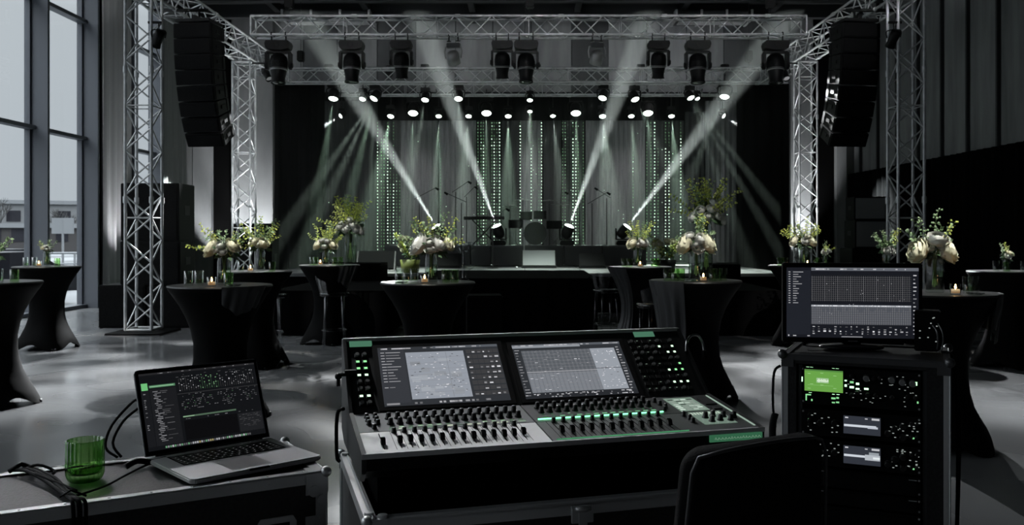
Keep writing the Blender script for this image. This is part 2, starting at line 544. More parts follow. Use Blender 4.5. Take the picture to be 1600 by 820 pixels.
def bare_tree(x, y, h, label, seed):
    r = random.Random(seed); mb = MB()
    def br(p, d, L, rad, lv):
        q = p+d*L; mb.cyl(p, q, rad, rad*.6, n=5)
        if lv:
            for _ in range(4):
                nd = (d+Vector((r.uniform(-.7,.7), r.uniform(-.7,.7), r.uniform(0,.5)))).normalized()
                br(p+d*L*r.uniform(.5, 1), nd, L*.66, rad*.6, lv-1)
    br(Vector((0,0,0)), Vector((0,0,1)), h*.35, .16, 4)
    o = mb.build('bare_tree', M['twig']); o.location = (x, y, -.3)
    tag(o, label, 'tree', 'bare trees outside')
bare_tree(-57, 97, 8, 'bare winter tree outside at the far left edge of the window', 3)
bare_tree(-53, 103, 6.5, 'bare winter tree outside, left of the slate fin', 4)
bare_tree(-43, 103, 6, 'bare winter tree outside in front of the taller pale building', 5)
def parked_car(x, y, rz, label):
    t = thing('parked_car', label, 'car', (x, y, -.3), rz, 'cars parked outside the glazing')
    MB().prism([(-2.1,.35),(-2.15,.75),(-1.2,.9),(-.6,1.38),(.9,1.4),(1.6,.95),(2.1,.85),(2.15,.35)], -.85, .85, 'y').build('car_body', M['car'], t, bev=.08)
    MB().prism([(-1.05,.95),(-.55,1.32),(.85,1.33),(1.4,.97)], -.87, .87, 'y').build('car_windows', M['cglass'], t)
    for sx in (-1.3, 1.3):
        for sy in (-.78, .78):
            MB().cyl((sx, sy-.1, .33), (sx, sy+.1, .33), .33, n=16).build('wheel', M['blackm'], t)
parked_car(-13.6, 22.5, 62, 'dark car parked outside, closest to the left glazing')
parked_car(-16.5, 27.5, 70, 'dark car parked outside behind the nearer parked car')
t = thing('street_railing', 'pale street railing outside beyond the parked cars', 'railing', (-24, 40, -.3), 30)
MB().cyl((-14,0,1.0), (14,0,1.0), .05).cyl((-14,0,.5), (14,0,.5), .04).build('rail', M['snow'], t)
for k in range(9): MB().cyl((-14+3.5*k,0,0), (-14+3.5*k,0,1.0), .05).build('post', M['snow'], t)
t = thing('signpost', 'small street sign on a post outside between the slate fins', 'sign', (-23.2, 45, -.3))
MB().cyl((0,0,0), (0,0,2.6), .06).build('post', M['snow'], t)
MB().box(-.55, .55, -.04, .04, 1.9, 2.7).build('sign_plate', M['snow'], t, bev=.01)

# ================================================================ RIGGING
def truss(name, label, length, w, h, bay, parent_mat, cat='truss', group=None, r=.022, plates=True):
    """box truss along local +X, chords at the four corners, zigzag lacing on four faces; returns the Empty"""
    t = thing(name, label, cat, (0,0,0), 0, group)
    t.matrix_world = parent_mat
    cs = [(-w/2, -h/2), (w/2, -h/2), (w/2, h/2), (-w/2, h/2)]
    for a, b in cs:
        m = MB().cyl((0,a,b), (length,a,b), r, n=8)
        for k in range(1, int(length/2)+1):      # spigot joints every 2 m
            if 2*k < length: m.cyl((2*k-.05,a,b), (2*k+.05,a,b), r*1.5, n=8)
        m.build('chord', M['alu'], t, recalc=False)
    n = max(2, round(length/bay))
    for q in range(4):
        (a0, b0), (a1, b1) = cs[q], cs[(q+1) % 4]
        m = MB()
        for k in range(n):
            x0, x1 = length*k/n, length*(k+1)/n
            p, s = ((a0,b0),(a1,b1)) if (k+q) % 2 == 0 else ((a1,b1),(a0,b0))
            m.cyl((x0, *p), (x1, *s), r*.55, n=5, cap=False)
        for k in range(0, n+1, 5):
            m.cyl((length*k/n, a0, b0), (length*k/n, a1, b1), r*.45, n=5, cap=False)
        m.build('lacing', M['alu'], t, recalc=False)
    if plates:
        for x in (0, length):
            m = MB()
            for q in range(4):
                (a0, b0), (a1, b1) = cs[q], cs[(q+1) % 4]
                m.cyl((x, a0, b0), (x, a1, b1), r*.9, n=6)
            m.build('end_frame', M['alu'], t, recalc=False)
    return t
def along(p, d, up=(0,0,1)):
    d = Vector(d).normalized(); z = Vector(up); y = z.cross(d).normalized(); z = d.cross(y)
    m = Matrix((d, y, z)).transposed().to_4x4(); m.translation = Vector(p); return m

TX = 6.05
Y1, Y2, YR = 13.95, 19.4, 22.0
ZT = 5.5
for s, side in ((-1, 'left'), (1, 'right')):
    where = 'in front of the stacked subwoofers by the windows' if s < 0 else 'between the rack case monitor and the dark wall drape'
    t = truss('truss_tower', 'tall silver box truss tower standing ' + where, 6.9, .4, .4, .34, along((s*(TX-.12), Y1, .06), (0,0,1), (0,1,0)), group=None, r=.025)
    MB().box(-.06,-.03,-.42,.42,-.42,.42).build('base_plate', M['black'], t, bev=.005)
    w2 = 'beside the pale pillar left of the stage drape' if s < 0 else 'beside the pale pillar right of the stage drape'
    t = truss('truss_tower', 'thinner silver truss tower ' + w2, ZT-.32, .38, .38, .32, along((s*(TX+.03), Y2, .06), (0,0,1), (0,1,0)), r=.022)
    MB().box(-.06,-.03,-.4,.4,-.4,.4).build('base_plate', M['black'], t, bev=.005)
    t = truss('side_truss', 'silver box truss running overhead towards the stage on the %s, carrying a speaker array' % side, 13.2, .4, .42, .42, along((s*TX, 9.0, ZT), (0,1,0)), r=.024)
t = truss('cross_truss', 'front overhead silver truss carrying the row of moving heads', 10.75, .34, .36, .36, along((-5.3, 17.5, 5.58), (1,0,0)), r=.024)
t = truss('cross_truss', 'second overhead silver truss just above the black stage opening', 2*TX+.2, .34, .34, .36, along((-TX-.1, YR+.4, 5.50), (1,0,0)), r=.024)
t = truss('cross_truss', 'upstage dim truss hanging behind the stage opening with lit lamps under it', 9.9, .3, .3, .36, along((-4.85, 23.1, 5.28), (1,0,0)), r=.02)
M['pipe'] = mat('black_pipe', (.01,.01,.01), .4, .3)
o = MB().cyl((-5, 23.5, 5.2), (5.05, 23.5, 5.2), .03).build('lighting_pipe', M['pipe'])
tag(o, 'black lighting pipe below the dim upstage truss, lower row of lamps clamped to it', 'pipe')
for k, x in enumerate((-4.6, -2.3, 0, 2.3, 4.6)):
    MB().cyl((x, 23.5, 5.2), (x, 23.2, 5.3), .012).build('hanger', M['pipe'], o)

# chain hoists / steels holding trusses to the roof
for i, (x, y, z) in enumerate([(-4.6,17.5,5.76),(0.1,17.5,5.76),(4.8,17.5,5.76),(-5.6,22.4,5.67),(0,22.4,5.67),(5.6,22.4,5.67),(-3.5,23.1,5.43),(3.5,23.1,5.43)]):
    t = thing('chain_hoist', '', 'hoist', (x, y, z), 0, 'hoists above the overhead trusses')
    t['label'] = 'dark chain hoist above the %s truss, %s' % ('front' if y < 18 else ('second' if y < 23 else 'dim upstage'), {-1:'its left end',0:'its middle',1:'its right end'}[(x > 1)-(x < -1)])
    MB().cyl((0,0,0), (0,0,ZC-z-.3), .008, n=5).build('chain', M['steel'], t)
    MB().cbox((0,0,.32), (.16,.2,.26)).build('motor_body', M['black'], t, bev=.02)

# ---- moving heads: base with clamps, yoke, head
def moving_head_meshes():
    base = MB().prism([(-.19,.0),(-.21,-.05),(-.19,-.13),(-.08,-.16),(.08,-.16),(.19,-.13),(.21,-.05),(.19,.0)], -.13, .13, 'y')
    base.cyl((0,-.14,-.07),(0,-.125,-.07), .045, n=16)
    clamp = MB()
    clamp.cyl((0,0,0), (0,0,.09), .014).lathe([(.02,0),(.045,.0),(.045,.012),(.02,.012)], 12, (0,0,.0))
    clamp.tube([(0,.034*math.cos(a),.125+.034*math.sin(a)) for a in [i*PI/5-.6 for i in range(8)]], .01, 6)
    yoke = MB()
    yoke.box(-.2,.2,-.06,.06,-.2,-.165)
    for s in (-1, 1):
        yoke.prism([(-.085,-.19),(.085,-.19),(.075,-.38),(.045,-.47),(-.045,-.47),(-.075,-.38)], s*.195-.022*1, s*.195+.022, 'x')
        yoke.cyl((s*.215,0,-.4), (s*.235,0,-.4), .05, n=16)
    head = MB()
    head.lathe([(0.0,.19),(.09,.185),(.135,.14),(.15,.06),(.15,-.02),(.135,-.1),(.115,-.2),(.112,-.27),(.122,-.285),(.122,-.31),(.105,-.31)], 24)
    for k in range(5): head.lathe([(.151,.05-.03*k),(.157,.045-.03*k),(.151,.04-.03*k)], 24)
    ring = MB().lathe([(.125,-.105),(.145,-.09),(.152,-.07),(.145,-.06)], 24)
    lens = MB().lathe([(0.0,-.315),(.06,-.312),(.1,-.3)], 24)
    return base, clamp, yoke, head, ring, lens
bm_, cm_, ym_, hm_, rm_, lm_ = moving_head_meshes()
def make_head(name, label, lens_mat, small=1.0):
    t = thing(name, label, 'stage light')
    bm_.build('base', M['black'], t, bev=.008)
    for s in (-1, 1):
        c = cm_.build('clamp', M['pipe'], t); c.location = (s*.12, 0, 0)
    y = ym_.build('yoke', M['black'], t, bev=.006)
    h = hm_.build('head', M['black'], y); h.location = (0, 0, -.4)
    rm_.build('lens_ring', M['ring'], h); lm_.build('lens', M[lens_mat], h)
    # head is a sub-part of the yoke; rings and lens would be one level too deep, so hang them beside it
    for ch in list(h.children):
        ch.parent = y; ch.location = (0, 0, -.4)
    t.scale = (small,)*3
    return t
def aim(t, tilt, pan=0):
    for ch in t.children:
        if ch.name.startswith('yoke'):
            ch.rotation_euler = (0, 0, R(pan))
            for g in ch.children: g.rotation_euler = (R(tilt), 0, 0)
heads = [(437, 'outermost on the left, longest head hanging straight down', 1.15, -6),
         (551, 'second from the left end of the truss', 1.12, -4),
         (628, 'third from the left end', 1.0, 10),
         (785, 'left one of the close pair near the middle', 1.0, 12),
         (822, 'right one of the close pair near the middle', 1.12, -4),
         (1028, 'right of the bare grey lamp bracket, shorter head', 1.0, 12),
         (1089, 'second from the right end of the truss', 1.14, -5),
         (1210, 'outermost on the right beside the side truss', 1.15, -6)]
proto = None
for i, (px, lab, sc_, tilt) in enumerate(heads):
    t = make_head('moving_head', '', 'lensoff') if proto is None else dup(proto)
    proto = proto or t
    place(t, 'black moving head under the front truss, ' + lab, (at_px(px, 17.4), 17.33, 5.26), 0, 'moving heads on the front truss')
    t.scale = (sc_,)*3; aim(t, tilt)
# the two bare bracket lamps
for i, (px, lab) in enumerate([(709, 'grey bracket lamp under the front truss left of the middle pair'), (932, 'grey bracket lamp under the front truss right of the middle pair')]):
    t = thing('bracket_lamp', lab, 'stage light', (at_px(px, 17.4), 17.33, 5.26), 14 if i else -10)
    MB().box(-.13,.13,-.05,.05,-.12,-.03).build('base', M['steel'], t, bev=.008)
    for s in (-1,1):
        c = cm_.build('clamp', M['pipe'], t); c.location = (s*.09,0,0)
    MB().tube([(-.15,0,-.1),(-.17,0,-.2),(-.15,0,-.32)], .014).tube([(.15,0,-.1),(.17,0,-.2),(.15,0,-.32)], .014).tube([(-.15,0,-.1),(.15,0,-.1)], .014).build('yoke', M['ring'], t)
    h = MB(); h.lathe([(0,.12),(.08,.115),(.11,.08),(.12,0),(.125,-.13),(.11,-.13),(.10,0)], 20)
    h = h.build('head', M['ring'], t); h.location = (0,0,-.3); h.rotation_euler = (R(35), 0, 0)
    l = MB().lathe([(0,-.06),(.105,-.05)], 20).build('lens', M['lensoff'], h)
# small profile lamps by the towers
def small_spot(loc, rz, label):
    t = thing('profile_lamp', label, 'stage light', loc, rz); t.scale = (.78,)*3
    MB().cyl((0,0,0),(0,0,-.14),.012).tube([(-.12,0,-.3),(-.12,0,-.16),(.12,0,-.16),(.12,0,-.3)], .012).build('bracket', M['pipe'], t)
    h = MB().lathe([(0,.16),(.09,.15),(.1,.05),(.085,-.1),(.1,-.2),(.09,-.2)], 16).build('head', M['black'], t)
    h.location = (0,0,-.3); h.rotation_euler = (R(40),0,R(30))
    MB().lathe([(0,-.17),(.085,-.17)], 16).build('lens', M['ring'], h)
small_spot((-5.62, 13.75, 4.78), 20, 'small black lamp bracketed to the left tower in front of the grey wall')
small_spot((-5.95+.42, 19.2, 5.2), 200, 'small black lamp below the left overhead truss at the rear tower')
small_spot((5.66, 13.75, 4.78), -20, 'small black lamp bracketed to the right tower')
small_spot((5.95-.38, 19.2, 5.2), 160, 'small black lamp below the right overhead truss at the rear tower')
for s in (-1, 1):
    for (x, y, z) in ((s*5.78, 13.75, 4.78),):
        o = MB().cyl((0,0,0), (s*-.2,0,0), .02).build('outrigger_pipe', M['pipe']); o.location = (x, y, z)
        tag(o, 'short black pipe clamped to the %s tower holding a small lamp' % ('left' if s < 0 else 'right'), 'pipe')
        o = MB().cyl((0,0,0), (s*-.3,0,0), .02).build('outrigger_pipe', M['pipe']); o.location = (s*5.84, 19.2, 5.2)
        tag(o, 'short black pipe at the %s rear tower holding a small lamp' % ('left' if s < 0 else 'right'), 'pipe')

# ---- lit rig over the stage. (px, py, depth, scale, label, aim, [beams: dir, angle, power factor, colour])
WG = (.8, 1, .86); GG = (.68, 1, .75); WW = (.9, 1, .96)
rigA = [(520,150,1.15,'outermost left lamp of the upper row',(-.05,-.35,-1),[((-.1,-.1,-1),9,1.2,GG)]),
 (566,152,.8,'small lamp left of the brightest left lamp, upper row',(-.2,-.5,-1),[]),
 (585,151,1.0,'upper row, fan of beams to the left',(-.5,-.5,-1),[((-.62,-.1,-1),6,2.2,WG),((-.42,-.1,-1),6,2.2,WG),((-.2,-.12,-1),7,2,GG),((-.02,-.1,-1),5,1.2,WG)]),
 (664,153,.9,'third main lamp of the upper row above the beaded cloth',(-.1,-.5,-1),[((-.16,-.1,-1),9,1.0,WG)]),
 (716,151,1.0,'fourth main lamp of the upper row',(0,-.5,-1),[((.08,-.15,-1),9,1.2,WG)]),
 (828,154,.7,'middle lamp of the upper row',(0,-.5,-1),[((0,-.15,-1),12,1.4,WG)]),
 (943,150,1.0,'upper row lamp right of the middle with a short beam leftwards',(-.3,-.5,-1),[((-.75,-.1,-.6),6,.6,WG)]),
 (992,152,1.0,'upper row lamp, beam to the right over bead columns',(.3,-.5,-1),[((.45,-.1,-1),8,.9,WG)]),
 (1079,150,.9,'upper row lamp with a fan of beams to the right',(.4,-.5,-1),[((.3,-.1,-1),5,1.5,WG),((.52,-.1,-1),4,2.0,WG),((.7,-.1,-1),5,1.4,WG)]),
 (1090,152,.6,'small lamp right next to the fanning lamp, upper row',(.4,-.5,-1),[]),
 (1134,147,1.15,'outermost right lamp of the upper row',(-.2,-.35,-1),[((-.45,-.1,-1),7,1.0,WG)])]
rigB = [(533,180,.62,'outermost left lamp of the lower row, beam towards the left drape',(-.8,-.6,-.6),[((-1,-.12,-.62),17,3.2,WW)]),
 (610,179,.85,'lower row lamp, second from the left',(-.1,-.5,-1),[((-.16,-.12,-1),15,1.6,GG)]),
 (645,173,1.25,'large lower row lamp, third from the left',(0,-.5,-1),[((0,-.15,-1),10,.9,GG)]),
 (685,179,.75,'lower row lamp, fourth from the left',(0,-.5,-1),[((0,-.12,-1),11,1.6,GG)]),
 (732,179,.75,'lower row lamp, fifth from the left',(-.05,-.5,-1),[((-.06,-.12,-1),13,1.5,WG)]),
 (760,173,1.25,'large lower row lamp above the left bright bead column',(0,-.5,-1),[((0,-.15,-1),9,1.1,GG)]),
 (794,179,.8,'lower row lamp above the dark cloth left of the middle',(0,-.5,-1),[((0,-.12,-1),13,1.8,GG)]),
 (828,172,.6,'small lower row lamp in the very middle',(0,-.5,-1),[]),
 (864,179,.65,'lower row lamp right of the middle',(.05,-.5,-1),[((.1,-.12,-1),11,1.2,WG)]),
 (900,173,1.25,'large lower row lamp above the right bright bead column',(0,-.5,-1),[((0,-.15,-1),9,1.5,GG)]),
 (942,179,.85,'lower row lamp between the large ones right of the middle',(0,-.5,-1),[((.06,-.12,-1),18,1.6,WG)]),
 (987,179,.75,'lower row lamp left of the rightmost large lamp',(0,-.5,-1),[((.04,-.12,-1),12,1.4,GG)]),
 (1013,173,1.25,'large lower row lamp, third from the right',(0,-.5,-1),[((0,-.15,-1),10,.9,GG)]),
 (1050,179,.75,'lower row lamp, second from the right',(0,-.5,-1),[((.04,-.12,-1),12,1.7,GG)]),
 (1130,180,.62,'outermost right lamp of the lower row, beam towards the right drape',(.8,-.6,-.6),[((1,-.12,-.66),17,3.2,WW)])]
def rig_proto():
    t = thing('rig_lamp', '', 'stage light')
    MB().box(-.13,.13,-.09,.09,-.1,0).build('base', M['black'], t, bev=.01)
    cm_.build('clamp', M['pipe'], t)
    MB().tube([(-.14,0,-.3),(-.14,0,-.12),(.14,0,-.12),(.14,0,-.3)], .016).build('yoke', M['black'], t)
    h = MB().lathe([(0,.15),(.09,.145),(.115,.09),(.12,0),(.11,-.06),(.1,-.075)], 20).build('head', M['black'], t)
    h.location = (0,0,-.28)
    MB().lathe([(0,-.105),(.05,-.1),(.08,-.09),(.1,-.07)], 20).build('lens', M['lens'], h)
    return t
proto = None
for row, D, zt, nm in ((rigA, 22.75, 0, 'upper'), (rigB, 23.5, 0, 'lower')):
    for (px, py, s, lab, ad, beams) in row:
        t = rig_proto() if proto is None else dup(proto)
        proto = proto or t
        x, z = at_px(px, D-.1), at_py(py, D-.1)
        if nm == 'lower': MB().cyl((0,0,-.02),(0,0,(5.2-z-.3*s)/s), .02).build('hanger', M['pipe'], t)
        else: MB().box(-.03,.03,-.02,.24/s,-.03,.02).build('hanger', M['pipe'], t)
        place(t, 'lit white stage lamp, ' + lab, (x, D, z+.3*s), 0, 'lit lamps of the %s row over the stage' % nm)
        t.scale = (s,)*3
        ad = Vector(ad).normalized()
        h = [c for c in t.children if c.name.startswith('head')][0]
        h.rotation_mode = 'QUATERNION'; h.rotation_quaternion = ad.to_track_quat('-Z', 'Y')
        for (bd, ang, pw, c) in beams:
            bd = Vector((bd[0], bd[1]*2.2, bd[2])).normalized()
            spot('beam', None, Vector((x, D, z))+bd*.18, bd, P_TOP*pw*.8, ang*1.25, .8, c, .01)

# ================================================================ STAGE
SZ = .77
t = thing('stage', 'low stage deck with black skirt in front of the beaded backdrop', 'stage', (0, 17.5, 0))
MB().box(-5.2, 5.2, 0, 7.2, SZ-.06, SZ).build('deck', M['stage'], t)
m = MB()
for k in range(1, 5): m.box(-5.2, 5.2, k*1.2-.006, k*1.2+.006, SZ-.001, SZ+.002)
for k in range(-4, 5): m.box(k*1.2-.006, k*1.2+.006, 0, 7.2, SZ-.001, SZ+.002)
m.build('deck_seams', M['blackm'], t)
MB().box(-5.18, 5.18, .02, .06, 0, SZ-.06).box(-5.18,-5.14,.06,7.2,0,SZ-.06).box(5.14,5.18,.06,7.2,0,SZ-.06).build('skirt', M['velvet'], t)

# drapes at the sides of the opening, black border above, cloth panels behind
for (a, b, lab, sd) in ((429, 507, 'tall black drape at the left side of the stage opening', 11), (1152, 1233, 'tall black drape at the right side of the stage opening', 12)):
    drape('stage_drape', 'x', at_px(a, 22.7), at_px(b, 22.7), 22.7, .02, 5.36, .06, .32, 'velvet', lab, seed=sd)
drape('stage_drape', 'x', at_px(440, 24.9), at_px(1225, 24.9), 24.95, .02, 5.5, .05, .35, 'velvet', 'full width black drape behind the cloth panels and bead strings', seed=14)
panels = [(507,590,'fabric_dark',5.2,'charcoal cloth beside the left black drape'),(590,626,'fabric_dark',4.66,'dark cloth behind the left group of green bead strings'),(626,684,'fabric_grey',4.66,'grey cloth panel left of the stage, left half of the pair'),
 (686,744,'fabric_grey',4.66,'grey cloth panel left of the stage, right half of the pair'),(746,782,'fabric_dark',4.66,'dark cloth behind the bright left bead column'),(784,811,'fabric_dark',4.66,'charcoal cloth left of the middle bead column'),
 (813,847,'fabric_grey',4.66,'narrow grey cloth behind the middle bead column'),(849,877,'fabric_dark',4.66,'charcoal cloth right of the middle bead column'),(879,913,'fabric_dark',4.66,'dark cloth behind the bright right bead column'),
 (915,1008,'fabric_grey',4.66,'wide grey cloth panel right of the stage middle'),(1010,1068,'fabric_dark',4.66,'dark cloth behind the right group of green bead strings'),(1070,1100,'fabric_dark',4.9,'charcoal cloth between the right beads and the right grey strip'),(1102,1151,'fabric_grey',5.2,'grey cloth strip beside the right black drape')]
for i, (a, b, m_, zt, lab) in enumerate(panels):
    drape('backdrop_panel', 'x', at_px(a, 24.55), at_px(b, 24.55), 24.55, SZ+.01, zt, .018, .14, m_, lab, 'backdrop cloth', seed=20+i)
# bead strings: countless small lit beads, one curtain per column (px range, strings, brightness, density)
def bead_curtain(pa, pb, strings, label, seed, top=4.64, y=24.3):
    r = random.Random(seed); mb = MB(); xa, xb = at_px(pa, y), at_px(pb, y)
    def bead(x, z, s, m):
        mb.add([(x-s,y,z),(x,y-s,z),(x+s,y,z),(x,y+s,z),(x,y,z+s),(x,y,z-s)],
               [(0,1,4),(1,2,4),(2,3,4),(3,0,4),(1,0,5),(2,1,5),(3,2,5),(0,3,5)], m)
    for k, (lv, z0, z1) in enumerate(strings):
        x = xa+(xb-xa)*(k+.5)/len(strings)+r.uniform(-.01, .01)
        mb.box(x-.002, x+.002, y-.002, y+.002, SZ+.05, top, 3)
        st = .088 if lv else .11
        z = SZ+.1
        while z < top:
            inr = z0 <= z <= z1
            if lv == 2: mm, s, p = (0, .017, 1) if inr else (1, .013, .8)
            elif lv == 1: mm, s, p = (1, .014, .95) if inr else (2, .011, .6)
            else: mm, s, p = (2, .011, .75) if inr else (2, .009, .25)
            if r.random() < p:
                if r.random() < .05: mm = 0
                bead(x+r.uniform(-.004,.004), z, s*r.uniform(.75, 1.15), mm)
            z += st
    o = mb.build('bead_curtain', [M['bead_hi'], M['bead_mid'], M['bead_lo'], M['cord']], recalc=False)
    tag(o, label, 'bead curtain'); o['kind'] = 'stuff'
a0, a1 = SZ, 5
bead_curtain(588, 632, [(2,a0,4.1),(1,a0,4.2),(1,a0,4.3),(2,a0,3.9),(1,a0,3.4),(2,a0,2.9),(1,a0,3.2),(1,a0,3),(0,a0,4)], 'green lit bead strings at the left, four bright strands', 1)
bead_curtain(632, 745, [(0,a0,4.2),(0,a0,3.5),(0,1.2,4.4),(0,a0,3),(0,a0,4.2),(0,a0,2.6),(1,1.5,3.6),(0,a0,2.8),(0,a0,3.4),(0,a0,4.5),(0,a0,2.7),(0,a0,3.4),(0,a0,2.6)], 'sparse dim bead strings over the left grey cloth panels', 2)
bead_curtain(745, 783, [(1,a0,4.6),(1,a0,4.6),(2,1.2,4.0),(1,a0,4.0),(0,a0,4.5),(1,a0,4.6),(2,a0,4.1),(1,a0,4.6),(2,a0,4.6)], 'bright bead column left of the middle, dense lit strands', 3)
bead_curtain(811, 848, [(2,a0,4.5),(0,a0,4.5),(0,a0,4.4),(0,a0,4.4),(2,a0,3.9),(0,a0,4.4),(0,a0,4.3),(1,a0,4.2),(2,a0,4.6)], 'bead column in the exact middle of the stage with bright edge strands', 4)
bead_curtain(877, 914, [(1,a0,4.6),(1,a0,4.6),(0,a0,4.6),(0,a0,4.6),(2,1.0,4.2),(2,a0,3.6),(1,a0,4.1),(0,a0,4.5),(1,a0,4.6)], 'bright bead column right of the middle under a large lamp', 5)
bead_curtain(940, 1008, [(0,a0,3.7),(0,a0,3.6),(0,a0,3.6),(0,a0,3.2),(0,a0,3.7),(0,a0,3.9),(1,a0,3.7),(0,a0,3.4),(0,a0,3.7)], 'dim bead strings over the wide grey cloth right of the middle', 6)
bead_curtain(1008, 1072, [(1,a0,4.3),(1,a0,4.6),(2,a0,4.6),(1,a0,4.1),(0,a0,3.9),(2,a0,3.9),(2,a0,3.8),(0,a0,3.5),(0,a0,3.8),(2,a0,4.2),(0,a0,3)], 'green lit bead strings at the right, behind the tall flower spray', 7)
bead_curtain(1112, 1150, [(0,a0,2.4),(0,a0,4.6),(0,1.2,3.8),(0,a0,3)], 'few dim bead strings beside the right black drape', 8)
bead_curtain(512, 520, [(0,a0,4.7),(0,a0,4.2)], 'two faint bead strings beside the left black drape', 9, top=5.0)

# risers along the back of the stage
ris = [(600,664),(666,734),(736,766),(768,818),(820,880),(882,940),(942,1010)]
rn = ['leftmost riser under a beam head','second riser from the left','narrow riser left of the middle','riser left of the drum kit under a beam head','riser under the drum kit','riser right of the drum kit under a beam head','rightmost riser under a beam head']
for (a, b), lab in zip(ris, rn):
    x0, x1 = at_px(a, 21.4), at_px(b, 21.4)
    t = thing('stage_riser', 'dark carpeted stage platform, ' + lab, 'riser', ((x0+x1)/2, 21.4, SZ), 0, 'risers across the back of the stage')
    h = (x1-x0)/2
    MB().box(-h, h, 0, 1.2, .03, .5).build('platform', M['fabric_dark'], t, bev=.006)
    MB().box(-h, h, -.01, 0, .46, .505).build('edge_strip', M['steel'], t)
# beam heads on the risers
def floor_head(px, d, lab, i):
    t = thing('beam_head', 'lit beam head on a riser, ' + lab, 'stage light', (at_px(px, 21.75), 21.75, 1.275), 0, 'beam heads on the risers')
    MB().prism([(-.17,0),(-.19,.05),(-.15,.12),(.15,.12),(.19,.05),(.17,0)], -.13, .13, 'y').build('base', M['black'], t, bev=.008)
    y = MB().box(-.19,.19,-.05,.05,.13,.16)
    for s in (-1,1): y.prism([(-.07,.14),(.07,.14),(.05,.36),(0,.42),(-.05,.36)], s*.18-.02, s*.18+.02, 'x')
    y = y.build('yoke', M['black'], t, bev=.006)
    h = MB().lathe([(0,-.16),(.09,-.15),(.13,-.08),(.14,.02),(.13,.12),(.12,.16)], 20).build('head', M['black'], y)
    h.location = (0,0,.32)
    l = MB().lathe([(.12,.155),(.09,.18),(.05,.19),(0,.195)], 20).build('lens', M['lens'], y); l.location = (0,0,.32)
    d = Vector(d).normalized(); q = Vector(d).to_track_quat('Z', 'Y')
    for g in (h, l): g.rotation_mode = 'QUATERNION'; g.rotation_quaternion = q
    spot('beam', None, Vector(t.location)+Vector((0,0,.32))+d*.24, d, P_UP, 8.6, .8, (.9,1,.96), .02)
floor_head(687, (-.60,-.25,1.0), 'beam rising steeply to the left, outermost left', 0)
floor_head(779, (-.36,-.25,1.0), 'beam rising slightly left beside the middle bead column', 1)
floor_head(886, (.36,-.25,1.0), 'beam rising slightly right beside the middle bead column', 2)
floor_head(974, (.74,-.25,1.0), 'beam rising steeply to the right, outermost right', 3)

# wedges and side speaker
def wedge(name, x, y, z, w, h, d, rz, label, gm='grille'):
    t = thing(name, label, 'speaker', (x, y, z), rz)
    MB().prism([(-d/2,.0),(-d/2+.04,.1*h),(d/2-.25*d,h),(d/2,h*.9),(d/2,0)], -w/2, w/2, 'x').build('cabinet', M['black'], t, bev=.01)
    n = Vector((0, -(h*.9), d*.71)).normalized()
    g = MB().prism([(-d/2+.045,.14*h),(d/2-.26*d,.97*h),(d/2-.26*d-.012,.97*h+.012),(-d/2+.03,.14*h+.012)], -w/2+.03, w/2-.03, 'x')
    g.build('front_grille', M[gm], t)
    return t
M['grille_grey'] = mat('grey_grille', (.2,.205,.21), .6)
wedge('stage_monitor', at_px(842,20.6), 20.6, SZ, .8, .4, .5, 0, 'grey fronted stage wedge in front of the drum riser', 'grille_grey')
wedge('stage_monitor', at_px(588,18.6), 18.6, SZ, .8, .42, .55, 4, 'large black wedge on the left front of the stage', 'blackm')
wedge('stage_monitor', at_px(700,20.4), 20.4, SZ, .6, .33, .45, 0, 'small black wedge in front of the second riser')
wedge('stage_monitor', at_px(925,20.4), 20.4, SZ, .6, .33, .45, 0, 'small black wedge in front of the riser right of the drums')
# drum kit and stands
t = thing('drum_kit', 'dark drum kit with cymbals on the middle riser', 'drum kit', (at_px(836,21.95), 21.95, 1.275))
MB().cyl((0,-.25,.29),(0,.2,.29),.28,n=24).build('bass_drum', M['blackm'], t)
for (x, y, z, r_) in ((-.22,0,.62,.15),(.12,0,.64,.16),(.48,.12,.4,.2),(-.48,.05,.42,.17)):
    MB().cyl((x,y,z),(x,y,z+.2),r_,n=20).build('drum', M['blackm'], t)
for (x, y, z, r_) in ((-.62,.1,.95,.2),(.62,.1,1.0,.22),(-.3,.3,1.12,.2),(.36,.3,1.1,.2)):
    MB().lathe([(0,.03),(.04,.02),(r_,0),(.04,.012)], 20, (x,y,z)).build('cymbal', M['ring'], t)
    MB().cyl((x,y,0),(x,y,z),.012).tube([(x-.2,y,0.01),(x,y,.25),(x+.2,y,.01)], .01).build('cymbal_stand', M['pipe'], t)
def mic_stand(px, D, h, boom, lab):
    z = SZ if D < 21.3 else 1.275
    t = thing('microphone_stand', lab, 'microphone stand', (at_px(px, D), D, z), 0, 'stands on the stage')
    MB().cyl((0,0,0),(0,0,h),.012).build('pole', M['pipe'], t)
    MB().lathe([(0,.02),(.12,.012),(.13,0)], 16).build('base', M['pipe'], t)
    MB().cyl((-boom*.3,0,h-.05*boom),(boom,0,h+.25),.009).build('boom', M['pipe'], t)
    MB().cyl((boom,0,h+.25),(boom+.08,0,h+.2),.02,.03).build('microphone', M['blackm'], t)
for a in [(655,21.9,1.15,.4,'microphone stand on the leftmost riser'),(712,21.8,1.3,.3,'tall microphone stand left, beside the outermost beam head'),(721,20.9,1.5,-.4,'microphone stand between the left wedge and bead column'),
          (729,22.3,1.2,.2,'microphone stand on the narrow riser'),(905,21.9,1.05,-.35,'microphone stand right of the drum riser'),(925,21.0,1.5,.35,'tall microphone stand right of the drums with boom raised'),(948,21.9,1.15,-.3,'microphone stand beside the right outermost beam head'),(770,20.3,1.1,.3,'low microphone stand in front of the left middle beam head')]:
    mic_stand(*a)
